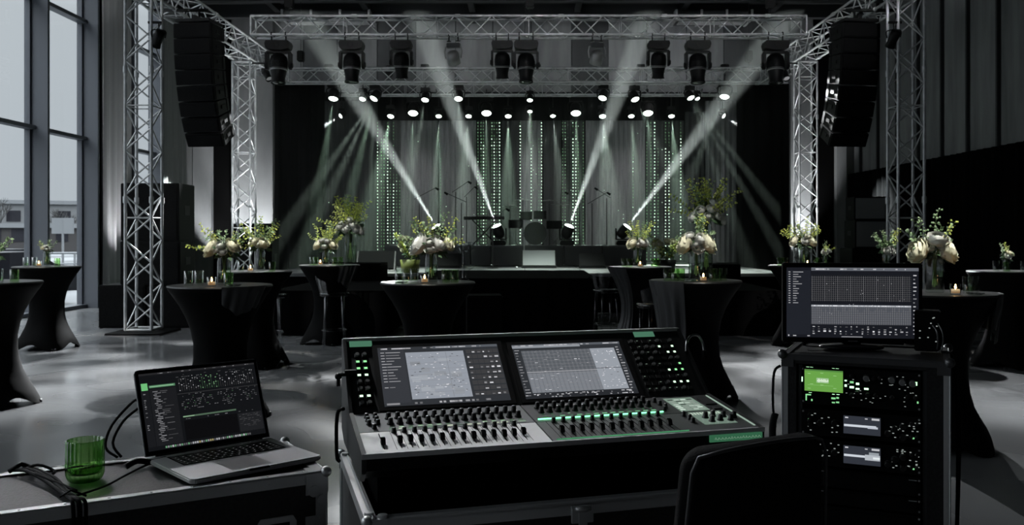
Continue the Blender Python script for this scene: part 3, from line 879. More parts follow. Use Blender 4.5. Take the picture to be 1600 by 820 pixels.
t = thing('keyboard_stand', 'dark keyboard on a cross stand left of the drum kit', 'keyboard', (at_px(757,21.9), 21.9, 1.275))
MB().box(-.5,.5,-.15,.15,.62,.7).build('keyboard', M['black'], t, bev=.01)
MB().cyl((-.3,0,0),(.3,0,.62),.018).cyl((.3,.03,0),(-.3,.03,.62),.018).build('stand', M['pipe'], t)

# ---- haze in the stage volume, lit by the lamps
hm = bpy.data.materials.new('stage_haze'); hm.use_nodes = True
n = hm.node_tree.nodes; n.clear()
o_ = n.new('ShaderNodeOutputMaterial'); v_ = n.new('ShaderNodeVolumeScatter')
v_.inputs['Color'].default_value = (.95,.97,.97,1); v_.inputs['Density'].default_value = HAZE; v_.inputs['Anisotropy'].default_value = 0.1
hm.node_tree.links.new(v_.outputs[0], o_.inputs['Volume'])
o = MB().box(-6.3, 6.3, 19.6, 24.85, .02, 6.6).build('haze', hm)
tag(o, 'thin stage haze that shows the light beams', 'haze'); o['kind'] = 'stuff'

# ---- PA: flown arrays, subs, side stacks
def array_speaker(s):
    lab = 'black flown line array hanging from the %s overhead truss' % ('left' if s < 0 else 'right')
    t = thing('line_array', lab, 'speaker array', (s*5.47+(.05 if s > 0 else .02), 15.0, 5.18), s*8)
    W_, H_ = .66, .243
    x = Matrix.Identity(4)
    MB().at(RZ(-s*8)).cyl((-.15*s,0,.1),(.75*s,0,.1),.03).at(Matrix.Identity(4)).box(-.3,.3,-.25,.25,-.14,-.09).cyl((-.0,0,-.1),(0,0,.08),.02).box(-.03,.03,-.2,.2,-.1,-.02).build('flying_frame', M['pipe'], t, bev=.004)
    tilt = 0; p = Vector((0, 0, -.16))
    for k in range(8):
        tilt += (1, 2, 3, 4, 4, 5, 5, 6)[k]
        m = T(*p) @ RX(tilt)
        c = MB().at(m).prism([(-.24,-.001),(.24,-.014),(.24,-H_+.014),(-.24,-H_+.001)], -W_/2, W_/2, 'x')
        c = c.build('array_cabinet', M['black'], t, bev=.008)
        MB().at(m).box(-W_/2+.02, W_/2-.02, -.252, -.236, -H_+.02, -.02).build('grille', M['grille'], c)
        for sx in (-1, 1):
            g = MB(); g.at(m).box(sx*W_/2-.008, sx*W_/2+.008, -.2, -.15, -H_+.01, -.01)
            g.box(sx*W_/2-.008, sx*W_/2+.008, .14, .19, -H_+.02, -.02)
            g.box(sx*W_/2-.012, sx*W_/2+.012, -.06, .06, -H_*.6, -H_*.35)
            g.build('rigging_plate', M['black'], c, bev=.002)
        p = p + (RX(tilt) @ Vector((0, 0, -H_-.003)))
array_speaker(-1); array_speaker(1)
def cab(name, loc, w, d, h, rz, label, two=False, group=None, g='grille'):
    t = thing(name, label, 'speaker', loc, rz, group)
    MB().box(-w/2, w/2, -d/2, d/2, 0, h).build('cabinet', M['black'], t, bev=.012)
    MB().box(-w/2+.03, w/2-.03, -d/2-.012, -d/2+.002, .03, h-.03).build('front_grille', M[g], t, bev=.003)
    for s in (-1, 1): MB().box(s*w/2-.006, s*w/2+.006, -.11, .11, h*.45, h*.62).build('side_handle', M['pipe'], t)
    return t
YS = 14.75
cab('subwoofer', (at_px(190,YS)+.02, YS+.3, 0), .74, .8, .7, 4, 'low wide black subwoofer on the floor left of the truss tower')
cab('subwoofer', (at_px(270,YS)+.02, YS+.3, 0), .8, .8, .68, 0, 'low wide black subwoofer on the floor right of the truss tower')
cab('loudspeaker', (at_px(236,YS), YS+.3, .7), .98, .7, .72, 1, 'black speaker cabinet in the middle of the stack behind the left truss tower')
cab('loudspeaker', (at_px(236,YS), YS+.3, 1.422), .96, .7, .95, 0, 'tall black speaker cabinet on top of the stack behind the left truss tower')
cab('loudspeaker', (at_px(391,19.7), 20.15, 0), .86, .6, 1.78, 0, 'upright black speaker beside the pale pillar left of the stage')
yq = 19.2
cab('loudspeaker', (at_px(1362,yq), yq+.3, 0), .92, .6, 1.24, 6, 'lowest black cabinet of the stack behind the flower vases on the right', g='grille')
cab('loudspeaker', (at_px(1362,yq), yq+.3, 1.242), .74, .6, .6, 2, 'middle grey fronted cabinet of the right stack', g='grille_grey')
cab('loudspeaker', (at_px(1361,yq), yq+.3, 1.844), .68, .6, .5, -3, 'top grey fronted cabinet of the right stack', g='grille_grey')
# low skirted platforms before the stage
def skirted(x0, x1, y0, y1, h, label):
    t = thing('skirted_platform', label, 'platform', ((x0+x1)/2, y0, 0))
    w = (x1-x0)/2
    MB().box(-w, w, .02, y1-y0, h-.05, h).build('platform_top', M['blackm'], t, bev=.004)
    mb = MB(); n = int((x1-x0)/.05); vs = []; fs = []
    for i in range(n+1):
        xx = -w+2*w*i/n; q = .01*math.sin(i*.9)
        vs += [(xx, q-.012, 0), (xx, q-.012, h-.03), (xx, q+.012, 0), (xx, q+.012, h-.03)]
    for i in range(n):
        a = 4*i; fs += [(a, a+4, a+5, a+1), (a+2, a+3, a+7, a+6)]
    mb.add(vs, fs, 0, True); mb.box(-w, -w+.02, .02, y1-y0, 0, h-.05); mb.box(w-.02, w, .02, y1-y0, 0, h-.05)
    mb.build('skirt', M['velvet'], t, recalc=False)
skirted(at_px(424,13.5), at_px(604,13.5), 13.5, 16.4, .68, 'long low black skirted platform left of the middle one')
skirted(at_px(640,13.4), at_px(934,13.4), 13.4, 16.6, .87, 'higher black skirted platform in front of the stage middle')
skirted(at_px(1040,13.5), at_px(1222,13.5), 13.5, 16.4, .68, 'long low black skirted platform right of the middle one')
skirted(at_px(447,14.6), at_px(566,14.6), 16.45, 17.3, 1.0, 'narrow black skirted counter behind the left flower table')
skirted(at_px(1128,14.6), at_px(1200,14.6), 16.45, 17.3, .98, 'narrow black skirted counter behind the right flower tables')
t = thing('skirted_cube', 'black covered cube beside the round table in front of the mixing console', 'cube seat', (at_px(757,12.0), 12.0, 0), 6)
MB().box(-.24,.24,-.24,.24,0,.72).build('cover', M['spandex'], t, bev=.02)
# floor uplights washing pillars and rear towers; two on the left added for brightness
for s in (-1, 1):
    for (x, y, tx, lab, k) in ([(-8.35, 19.6, -8.9, 'added at the silver curtain right of the windows on the ', .32), (-8.45, 24.3, -8.7, 'added at the far corner beside the pale strip on the ', .7)] if s < 0 else [])+list(((s*7.5, 24.2, s*7.6, 'under the pale pillar beside the stage on the ', 1.0), (s*5.5, 18.95, s*6.0, 'at the foot of the rear truss tower on the ', 1.1))):
        t = thing('floor_uplight', 'small black floor uplight ' + lab + ('left' if s < 0 else 'right'), 'uplight', (x, y, 0))
        MB().box(-.12,.12,-.06,.06,0,.03).build('foot', M['black'], t)
        MB().lathe([(0,.03),(.09,.03),(.1,.1),(.1,.22),(.09,.22)], 16).build('can', M['black'], t)
        MB().lathe([(.088,.205),(0,.208)], 16).build('lens', M['led_w'], t)
        spot('uplight', t, (0,0,.24), (tx-x, .8, 2.6) if y > 20 else (tx-x, -.05, 2.2), P_UPLIGHT*k, 52 if y > 20 else 40, .8, (.95,.98,1), .05)
# moving heads of the front truss with a broken gobo on the floor, and wash onto the stage
for (x, d) in ((-4.76,(-.1,-1,-.62)),(-2.4,(-.15,-1,-.42)),(.02,(.3,-1,-.42)),(3.34,(.12,-1,-.55)),(4.84,(.1,-1,-.36))):
    spot('gobo', None, (x, 17.05, 4.34), d, P_FLOORGOBO, 34, 1.0, (.95,.98,1), .03, gobo=4.5)
for x in (-3.5, 0, 3.5):
    spot('stage_wash', None, (x+.5, 17.42, 4.2), (0, .42, -1), P_WASH, 56, .9, (.86,1,.9), .05)
    spot('added_cloth_wash', None, (x*.9, 22.3, 4.9), (0, .75, -1), P_WASH*.045, 70, .9, (1,.97,1), .08)  # added wash without a fixture, brightens the backdrop cloth

for x in (-4.9, -2.5, .3, 2.9, 5.0):  # washers added to brighten the upper back wall
    t = thing('added_wall_washer', 'small black washer lamp added on top of the second truss, %s' % {-4.9:'outermost left', -2.5:'second from the left', .3:'in the middle', 2.9:'second from the right', 5.0:'outermost right'}[x], 'stage light', (x, 22.4, 5.69), 0, 'added washer lamps on the second truss')
    MB().box(-.1,.1,-.05,.07,.0,.1).build('housing', M['black'], t, bev=.01)
    MB().box(-.085,.085,.07,.074,.015,.085).build('lens', M['lensoff'], t)
    spot('wall_fill', t, (0,.09,.05), (.1*x/5,1,.42), P_WALL_FILL, 80, .9, (.93,.96,1), .05)

# roof ducts seen above the front truss
for px, w_, lab in ((515, 2.3, 'flat grey roof duct above the left part of the front truss'), (1110, 2.0, 'flat grey roof duct above the right part of the front truss')):
    t = thing('ceiling_duct', lab, 'duct', (at_px(px, 24.2), 24.2, 7.25), 0)
    MB().box(-w_/2, w_/2, -.5, .35, 0, .22).build('duct_body', M['steel'], t, bev=.01)
    m = MB()
    for q in (-w_/2, -w_/6, w_/6, w_/2): m.box(q-.03, q+.03, -.52, .37, -.02, .24)
    m.build('flanges', M['alu'], t, bev=.004)
    MB().box(-w_/2+.1, w_/2-.1, -.25, .1, -.035, -.02).build('grille', M['alu'], t)
    for q in (-w_/3, w_/3): MB().cyl((q,0,.2),(q,0,.45),.01).build('hanger', M['pipe'], t)

# ================================================================ COCKTAIL TABLES
def table_cover(seed):
    r = random.Random(seed); ph = 0
    n = 48; vs = []; fs = []
    prof = [(1.1,.415,0),(1.085,.42,0),(1.05,.40,0),(1.0,.365,.0),(.93,.32,.02),(.84,.275,.05),(.74,.238,.08),(.62,.215,.1),(.5,.215,.1),(.4,.228,.12),(.3,.26,.14),(.2,.31,.16),(.1,.365,.18),(.05,.39,.2),(.0,.405,.22)]
    for i, (z, rr, q) in enumerate(prof):
        for k in range(n):
            t = 2*PI*k/n
            c = math.cos(4*t)*.5+.5          # 1 at the four feet
            rad = rr*(1-q*.75*(1-c)**.9)
            zz = z
            if z < .3: zz = z + (1-c)**1.4*.085*(1-z/.3)
            vs.append((rad*math.cos(t), rad*math.sin(t), zz))
    for i in range(len(prof)-1):
        for k in range(n):
            k2 = (k+1) % n
            fs.append((i*n+k, (i+1)*n+k, (i+1)*n+k2, i*n+k2))
    return vs, fs, n
tc_vs, tc_fs, tc_n = table_cover(1)
def make_table():
    t = thing('cocktail_table', '', 'table')
    mb = MB(); mb.add(tc_vs, tc_fs, 0, True); mb.build('stretch_cover', M['spandex'], t, recalc=False)
    MB().lathe([(0,1.08),(.415,1.08),(.42,1.09),(.415,1.1005),(0,1.1005)], 48, smooth=False).build('table_top', M['topcloth'], t)
    MB().cyl((0,0,.02),(0,0,1.08),.03,n=12).build('pole', M['steel'], t)
    for k in range(4):
        a = k*PI/2
        MB().lathe([(0,0),(.035,0),(.035,.03),(.0,.03)], 12, (.375*math.cos(a), .375*math.sin(a), 0)).build('foot', M['black'], t)
    return t
M['topcloth'] = mat('table_top_cloth', (.014,.0145,.015), .42, spec=.5)
M['satin_and_sheen'] = mat('grey_satin_and_sheen', (.03,.031,.033), .45, spec=.5)
TB = {}
def tbl(key, x, y, rz, label):
    global tproto
    t = make_table() if not TB else dup(TB_first[0])
    if not TB: TB_first.append(t)
    place(t, label, (x, y, 0), rz, 'round stretch-covered cocktail tables'); TB[key] = (x, y)
    return t
TB_first = []
tbl('edge', -4.77, 8.0, 20, 'black covered cocktail table cut by the left edge of the view')
tbl('window', -6.4, 12.0, 40, 'black covered cocktail table standing by the tall windows')
tbl('laptop', -2.53, 7.45, 12, 'large black covered cocktail table behind the laptop')
tbl('laptop2', -3.13, 10.4, 35, 'black covered cocktail table just behind the one beyond the laptop')
tbl('stageleft', at_px(515,12.6), 12.6, 20, 'black covered cocktail table with the tall flower spray left of the stage middle')
tbl('console', -.86, 7.95, 45, 'black covered cocktail table right behind the mixing console')
tbl('stageright', 1.53, 11.9, 30, 'black covered cocktail table with painted grey sheen right of the stage middle')
tbl('chair', 1.57, 8.24, 8, 'black covered cocktail table with white roses behind the console end')
tbl('rack', 2.97, 6.45, 30, 'black covered cocktail table directly behind the rack case monitor')
tbl('farright', 3.8, 12.4, 10, 'black covered cocktail table at the right rear tower')
tbl('midright', at_px(1385,11.6), 11.6, 0, 'black covered cocktail table hidden mostly behind the monitor')
tbl('edgeright', at_px(1572,10.4), 10.4, 0, 'black covered cocktail table at the far right before the dark drape')
# satin overlays at some tables; the first two paint window light on the cover
def cover_r(z):
    P = [(1.1,.42),(1.05,.40),(1.0,.365),(.93,.32),(.84,.275),(.74,.238),(.62,.215),(.5,.215),(.4,.228),(.3,.26),(.2,.31),(.1,.365),(0,.405)]
    for (za, ra), (zb, rb) in zip(P[:-1], P[1:]):
        if z >= zb: return rb+(ra-rb)*(z-zb)/(za-zb)
    return .405
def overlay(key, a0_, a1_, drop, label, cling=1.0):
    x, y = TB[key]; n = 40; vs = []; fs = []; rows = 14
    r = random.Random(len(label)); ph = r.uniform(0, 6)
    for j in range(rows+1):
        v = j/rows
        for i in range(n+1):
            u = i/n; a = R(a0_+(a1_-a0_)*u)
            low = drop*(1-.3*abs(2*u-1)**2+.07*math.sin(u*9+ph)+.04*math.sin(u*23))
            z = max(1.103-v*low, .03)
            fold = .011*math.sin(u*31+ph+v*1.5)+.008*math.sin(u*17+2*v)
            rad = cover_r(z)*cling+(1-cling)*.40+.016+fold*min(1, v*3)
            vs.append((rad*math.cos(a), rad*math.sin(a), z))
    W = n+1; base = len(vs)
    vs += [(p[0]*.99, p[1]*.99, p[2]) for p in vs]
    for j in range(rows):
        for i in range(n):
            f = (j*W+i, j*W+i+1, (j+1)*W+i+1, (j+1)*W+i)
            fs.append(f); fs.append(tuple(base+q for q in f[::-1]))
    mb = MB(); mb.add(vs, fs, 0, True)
    m = mb.build('satin_and_sheen_strip', M['satin_and_sheen'], recalc=False); m.location = (x, y, 0)
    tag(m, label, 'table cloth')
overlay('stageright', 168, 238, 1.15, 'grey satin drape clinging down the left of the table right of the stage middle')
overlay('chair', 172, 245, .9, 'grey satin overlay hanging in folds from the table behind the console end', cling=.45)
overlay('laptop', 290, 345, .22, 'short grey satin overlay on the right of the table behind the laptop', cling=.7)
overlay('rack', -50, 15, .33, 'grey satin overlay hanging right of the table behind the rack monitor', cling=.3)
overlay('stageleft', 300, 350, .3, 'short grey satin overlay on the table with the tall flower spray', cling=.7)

# ---------------------------------------------------------------- table ware
def on_table(key, dx, dy): x, y = TB[key]; return (x+dx, y+dy, 1.101)
def tumbler_mb(r, h, flute=0):
    f = (lambda rr, z, t: rr*(1+.02*math.cos(flute*t))) if flute else None
    return MB().lathe([(0,0),(r*.9,0),(r*.95,.006),(r,h),(r*.94,h),(r*.88,.016),(0,.014)], 28 if not flute else 96, rad=f)
gl_protos = {}
def glass(kind, loc, label, group):
    if kind not in gl_protos:
        t = thing('tumbler' if kind != 'flute' else 'tall_glass', '', 'glass')
        if kind == 'green': tumbler_mb(.038,.11,12).build('bowl', M['green_thin'], t)
        if kind == 'clear':
            tumbler_mb(.036,.12).build('bowl', M['clear'], t)
            MB().lathe([(0,.016),(.03,.016),(.031,.05),(0,.05)], 16).build('drink', M['green_thin'], t)
        if kind == 'flute':
            MB().lathe([(0,0),(.035,.002),(.006,.012),(.005,.1),(.02,.13),(.028,.18),(.024,.25),(.022,.25),(.026,.18),(.018,.135),(0,.125)], 20).build('bowl', M['clear'], t)
        gl_protos[kind] = t
        t['first'] = 1
    else:
        t = dup(gl_protos[kind])
    if 'first' in t: del t['first']
    return place(t, label, loc, rnd.random()*90, group)
def candle(loc, label):
    t = thing('votive_candle', label, 'candle', loc, 0, 'lit votive candles on the tables')
    MB().lathe([(0,0),(.032,0),(.036,.01),(.038,.075),(.035,.075),(.032,.012),(0,.01)], 20).build('holder', M['clear'], t)
    MB().lathe([(0,.012),(.028,.012),(.028,.038),(0,.038)], 16).build('wax', M['wax'], t)
    MB().lathe([(0,.038),(.006,.046),(.0075,.054),(.004,.066),(0,.076)], 8).build('flame', M['flame'], t)
    d = bpy.data.lights.new('candle_light', 'POINT'); d.energy = .05; d.color = (1,.55,.25); d.shadow_soft_size = .015
    o = bpy.data.objects.new('candle_light', d); col.objects.link(o); o.parent = t; o.location = (0,0,.1)
names = {'edge':'on the table at the left picture edge','window':'on the table by the windows','laptop':'on the table behind the laptop','laptop2':'on the second table beyond the laptop',
 'stageleft':'on the table with the left tall spray','console':'on the table behind the console middle','stageright':'on the table right of the stage middle','chair':'on the table behind the console end',
 'rack':'on the table behind the rack','farright':'on the table at the right rear tower','midright':'on the table hidden by the monitor','edgeright':'on the far right table'}
G = {'laptop': [('clear',-.22,-.12,'left, nearer'),('clear',-.16,-.05,'left, farther'),('green',.12,-.16,'right of the candle')],
 'laptop2': [('green',.24,-.15,'at the right edge'),('clear',-.1,-.2,'left of the green one')],
 'edge': [('green',.27,-.1,'nearest the visible edge'),('clear',.18,-.18,'behind the nearest one')],
 'window': [('clear',-.2,-.15,'left of the small bouquet'),('clear',-.12,-.08,'beside its bouquet'),('green',.2,-.12,'right of the small bouquet')],
 'stageleft': [('green',-.22,-.1,'left of the vase'),('green',-.16,-.16,'just left of the candle'),('green',.1,-.15,'right of the candle'),('green',.16,-.05,'beside the tall vase')],
 'console': [('clear',-.24,-.12,'outermost left'),('clear',-.17,-.14,'second from the left'),('clear',-.11,-.08,'third from the left'),('green',.17,-.12,'just right of its vase'),('green',.245,-.1,'outermost right')],
 'stageright': [('green',-.22,-.1,'outermost left'),('green',-.15,-.14,'second from the left'),('green',.17,-.1,'right of the vase'),('green',.23,-.04,'outermost right')],
 'chair': [('green',-.27,-.08,'outermost left'),('green',-.21,-.13,'second from the left'),('green',-.15,-.08,'third from the left'),('green',.13,-.14,'just right of the candle'),('green',.19,-.08,'second from the right'),('green',.25,-.02,'outermost right')],
 'rack': [('clear',.17,-.1,'just right of its vase'),('clear',.24,-.04,'outermost right')],
 'farright': [('green',-.3,-.1,'outermost left'),('green',-.23,-.12,'second from the left'),('green',.2,-.1,'right of the bouquet'),('green',.27,-.05,'outermost right')],
 'edgeright': [('clear',-.18,-.12,'left of the small bouquet'),('green',-.08,-.16,'in front of the small bouquet'),('clear',.15,-.1,'right of the small bouquet')]}
for key, lst in G.items():
    for kd, dx, dy, lab in lst:
        c = {'green':'green tumbler', 'clear':'clear tumbler', 'flute':'clear stem glass'}[kd]
        glass(kd, on_table(key, dx, dy), '%s %s, %s' % (c, names[key], lab), 'glasses ' + names[key])
for key, dx, dy in (('laptop',.01,-.24),('laptop2',.02,-.24),('window',.0,-.2),('stageleft',-.07,-.26),('console',.0,-.26),('stageright',-.03,-.25),('chair',.02,-.26),('rack',.01,-.25),('farright',.03,-.26)):
    candle(on_table(key, dx, dy), 'small lit votive candle ' + names[key])
def charger(key, dx, dy, r_, label):
    o = MB().lathe([(0,.004),(r_*.7,.004),(r_,.012),(r_,.016),(r_*.7,.008),(0,.008)], 24).build('side_plate', M['clear'])
    o.location = on_table(key, dx, dy); tag(o, label, 'plate', 'small glass plates on the tables')
for key, dx, dy in (('laptop',.2,-.27),('console',-.2,-.27),('chair',-.1,-.3),('rack',.12,-.3),('stageleft',.2,-.25)):
    charger(key, dx, dy, .06, 'small clear glass plate ' + names[key])

# ---------------------------------------------------------------- flowers
def rose_mb(seed):
    """rounded full bloom facing +Z: overlapping petals wrapped on shells, ruffled rims"""
    r = random.Random(seed); mb = MB()
    for n, tip, rad, half in ((3,8,.30,70),(4,26,.40,58),(5,42,.52,48),(6,58,.64,42),(7,74,.76,36),(8,92,.86,32)):
        off = r.uniform(0, 360)
        for k in range(n):
            az = 360*k/n+off+r.uniform(-9, 9); tp = tip+r.uniform(-6, 6); rr = rad*r.uniform(.94, 1.06); vs = []; fs = []
            for j in range(6):
                v = j/5
                for i in range(7):
                    u = i/6*2-1
                    th = R(150-(150-tp)*v*(1-.10*u*u*v))
                    a = R(az+u*half*(1.05-.15*v))
                    q = rr*(1+.16*v**4+.05*v*math.sin(u*5+k)-.05*(1-v))
                    vs.append((q*math.sin(th)*math.cos(a), q*math.sin(th)*math.sin(a), q*math.cos(th)*.82-.1))
            for j in range(5):
                for i in range(6): fs.append((j*7+i, j*7+i+1, (j+1)*7+i+1, (j+1)*7+i))
            mb.add(vs, fs, 0, True)
    mb.ball((0,0,-.08), .26, 10, 6)
    return mb
def sprig_mb(seed, kind):
    r = random.Random(seed); mb = MB(); n = 11; pts = []; p = Vector((0,0,0)); d = Vector((r.uniform(-.1,.1), r.uniform(-.1,.1), 1)).normalized()
    for i in range(n+1):
        pts.append(p.copy()); d = (d+Vector((r.uniform(-.12,.12), r.uniform(-.12,.12), -.015))).normalized(); p = p+d/n
    mb.tube(pts, [.012*(1-.6*i/n) for i in range(n+1)], 5, 1)
    def leaf(c, dirn, L, W):
        dirn = dirn.normalized(); s = dirn.orthogonal().normalized()
        s = (Matrix.Rotation(r.uniform(0,6.28), 4, dirn) @ s); up = dirn.cross(s)*L*.18
        mb.add([c, c+dirn*L*.4+s*W, c+dirn*L, c+dirn*L*.4-s*W, c+dirn*L*.5+up], [(0,1,4),(1,2,4),(2,3,4),(3,0,4)], 0, True)
    for i in range(2, n+1):
        c = pts[i]
        for q in range({'euca':2, 'fine':5, 'bud':4}[kind]):
            a = r.uniform(0,6.28); dr = Vector((math.cos(a), math.sin(a), r.uniform(.2,.9)))
            if kind == 'euca': leaf(c, dr, .13, .045)
            elif kind == 'fine':
                o = dr.normalized()*r.uniform(.02,.09); leaf(c+o*.3, dr, .09*(1.25-i/n*.6), .022)
            else:
                o = dr.normalized()*r.uniform(.04,.12); mb.cyl(c, c+o, .003, n=3, m=1, cap=False); mb.ball(c+o, r.uniform(.015,.03), 5, 3)
    return mb
def foliage_mb(seed, n=80):
    r = random.Random(seed); mb = MB()
    for _ in range(n):
        a, b = r.uniform(0,6.28), r.uniform(-.5,1.3)
        d = Vector((math.cos(a)*math.cos(b), math.sin(a)*math.cos(b), math.sin(b))); c = d*r.uniform(.2,.75)
        s = d.orthogonal().normalized(); s = Matrix.Rotation(r.uniform(0,6.28),4,d) @ s; L = r.uniform(.3,.5); W = L*.32
        mb.add([c, c+d*L*.4+s*W, c+d*L+Vector((0,0,-.08)), c+d*L*.4-s*W, c+d*L*.5+d.cross(s)*.06], [(0,1,4),(1,2,4),(2,3,4),(3,0,4)], 0, True)
    return mb
lib = {}
def part_copy(key, maker, mats, name, parent, m4):
    if key not in lib:
        o = maker().build(name, mats, parent, recalc=False); lib[key] = o
    else:
        o = lib[key].copy(); o.name = name; col.objects.link(o); o.parent = parent
    o.matrix_local = m4
    return o
def bouquet(loc, label, size, roses, sprigs, spread, seed, fol=1.0, kinds=('fine','bud','euca'), ymix=.5, up=1.0, vase_h=.25, group='flower arrangements'):
    """blooms around a leafy heart with sprigs reaching out; loc = vase mouth"""
    r = random.Random(seed); t = thing('flower_bouquet', label, 'flowers', loc, 0, group)
    part_copy(('fol', seed % 2), lambda: foliage_mb(seed), [M['leaf']], 'foliage', t, T(0,0,size*.2) @ Matrix.Scale(size*fol, 4))
    MB().cyl((0,0,-vase_h*.85),(.01,0,0),.006).cyl((.02,.01,-vase_h*.8),(-.015,0,.02),.006).cyl((-.02,-.01,-vase_h*.8),(.02,.01,.02),.006).cyl((0,.02,-vase_h*.85),(-.01,-.015,.02),.006).build('stems', M['stem'], t)
    for i, (x, z, s, c) in enumerate(roses):
        d = Vector((x, -.7*math.sqrt(max(.05, 1-min(1, x*x+z*z*.3))), z))
        q = d.normalized().to_track_quat('Z', 'Y').to_matrix().to_4x4()
        part_copy(('rose', c, i % 2), lambda: rose_mb(i), [M['rose_w' if c == 'w' else 'rose_y']], 'bloom', t, T(*(d*size)) @ q @ RZ(r.uniform(0,360)) @ Matrix.Scale(s, 4))
    for i in range(sprigs):
        a = r.uniform(0, 6.28); k = kinds[i % len(kinds)]
        el = r.uniform(.1, 1.0)
        d = Vector((math.cos(a)*spread*el, math.sin(a)*spread*.6*el, up*(1.1-.45*el)))
        q = d.to_track_quat('Z', 'Y').to_matrix().to_4x4()
        L = size*r.uniform(1.5, 2.5)*(1.1 if k != 'euca' else .95)
        cm = 'leaf_y' if (k == 'fine' or (k == 'bud' and r.random() < ymix)) else 'leaf_g'
        part_copy(('sp', k, cm, r.randint(0,1)), lambda: sprig_mb(seed*7+i, k), [M[cm], M['stem']], 'sprig', t, q @ RZ(r.uniform(0,360)) @ Matrix.Scale(L, 4))
    return t
def vase(loc, r_, h, label, m='clear'):
    t = thing('glass_vase', label, 'vase', loc, 0, 'glass vases on the tables')
    MB().lathe([(0,0),(r_*.9,0),(r_,.01),(r_,h*.8),(r_*.85,h*.92),(r_*.9,h),(r_*.86,h),(r_*.8,h*.92),(r_*.94,h*.79),(r_*.93,.02),(0,.016)], 28).build('vessel', M[m], t)
    MB().lathe([(0,.018),(r_*.92,.018),(r_*.92,h*.6),(0,h*.6)], 24).build('water', M['water'], t)
    return t
def set_on(key, dx, dy, vr, vh, lab, **kw):
    p = on_table(key, dx, dy)
    vase(p, vr, vh, 'clear glass vase with water ' + names[key] + kw.pop('vlab', ''))
    bouquet((p[0], p[1], p[2]+vh), lab, vase_h=vh, **kw)
set_on('laptop', .03, 0, .055, .24, 'bouquet of cream and white blooms with wispy stems behind the laptop', size=.13, seed=1, spread=1.3, sprigs=18, up=1.0,
       roses=[(-.85,.6,.095,'y'),(-.05,.75,.05,'w'),(.1,.35,.045,'w'),(.75,.75,.075,'y'),(-.35,.5,.045,'w')])
set_on('laptop2', .05, .05, .05, .26, 'bouquet with cream blooms and yellow sprigs on second table behind the laptop', size=.14, seed=2, spread=1.0, sprigs=14,
       roses=[(.4,.5,.08,'y'),(-.5,.6,.07,'y'),(0,.4,.05,'w')])
set_on('window', 0, 0, .045, .2, 'small bouquet on the table by the tall windows', size=.08, seed=3, spread=1.2, sprigs=9, roses=[(-.4,.7,.04,'y'),(.3,.5,.04,'w'),(0,.9,.035,'w')], kinds=('bud','euca'))
set_on('edge', -.03, .05, .05, .22, 'dark leafy bouquet at the left edge of the view', size=.13, seed=4, spread=1.2, sprigs=14, kinds=('euca','euca','bud'), ymix=.1, roses=[(-.6,.5,.06,'w')])
set_on('stageleft', -.05, -.02, .05, .2, 'rounded bouquet with peach and cream blooms left of the tall spray', size=.15, seed=5, spread=1.2, sprigs=18, kinds=('fine','bud','fine'),
       roses=[(-.8,.6,.09,'y'),(.85,.6,.085,'y'),(0,.5,.06,'w'),(.3,1.0,.06,'w'),(-.3,1.0,.05,'w')])
set_on('stageleft', .27, .12, .085, .45, 'tall spray of white blooms and yellow-green branches left of the stage', vlab=', tall one', size=.2, seed=6, spread=1.15, sprigs=26, kinds=('fine','fine','fine','bud'), up=1.0,
       roses=[(-.75,.5,.085,'w'),(-.2,.35,.08,'w'),(.3,.6,.09,'w'),(.55,.3,.08,'w'),(0,.95,.07,'w'),(-1.0,.15,.06,'w'),(.9,.1,.06,'w')])
set_on('console', .03, 0, .055, .26, 'bouquet with one big white bloom and grey-green leaves behind the mixing console', size=.15, seed=7, spread=1.2, sprigs=18, kinds=('bud','euca','fine'), ymix=.3,
       roses=[(-.85,.55,.12,'w'),(.65,.6,.085,'w'),(-.05,.65,.055,'w'),(.0,.3,.06,'w'),(1.15,.55,.075,'y'),(.3,.35,.05,'w')])
set_on('stageright', -.03, 0, .06, .25, 'bouquet of yellow and white blooms right of the stage middle', size=.14, seed=8, spread=1.2, sprigs=16, kinds=('bud','fine'),
       roses=[(-.7,.5,.09,'y'),(.5,.55,.08,'w'),(0,.4,.055,'w'),(.9,.5,.06,'w')])
set_on('chair', .0, -.04, .07, .28, 'full bouquet of pale roses behind the console end', size=.14, seed=9, spread=1.2, sprigs=12, kinds=('bud','euca'),
       roses=[(-.95,.45,.11,'y'),(.85,.5,.11,'y'),(-.2,.5,.07,'w'),(.25,.75,.075,'w'),(-.6,.95,.06,'w'),(.0,.15,.06,'w')])
set_on('chair', .16, .3, .06, .55, 'tall spray of small white blooms and yellow branches right of the stage', vlab=', tall one', size=.17, seed=10, spread=1.2, sprigs=24, kinds=('fine','fine','bud','fine'),
       roses=[(-.5,.6,.06,'w'),(.2,.7,.06,'w'),(.6,.35,.06,'w'),(-.9,.2,.055,'w'),(0,.25,.05,'w'),(1.0,.0,.05,'w'),(.35,1.1,.05,'w')])
set_on('rack', -.02, 0, .065, .26, 'large bouquet of cream and white blooms behind the rack monitor', size=.13, seed=11, spread=1.4, sprigs=12, kinds=('euca','bud','euca'), ymix=.2,
       roses=[(-1.15,.35,.105,'y'),(-.1,1.05,.085,'w'),(.75,.35,.1,'y'),(-.5,.55,.045,'w'),(.25,.2,.045,'w'),(.1,.6,.04,'w')])
set_on('farright', .06, 0, .07, .26, 'bouquet with yellow blooms in front of the right rear tower', size=.16, seed=12, spread=1.3, sprigs=16, kinds=('fine','bud'),
       roses=[(-1.0,.5,.09,'y'),(.7,.5,.09,'y'),(0,.5,.07,'w'),(.2,.9,.05,'y')])
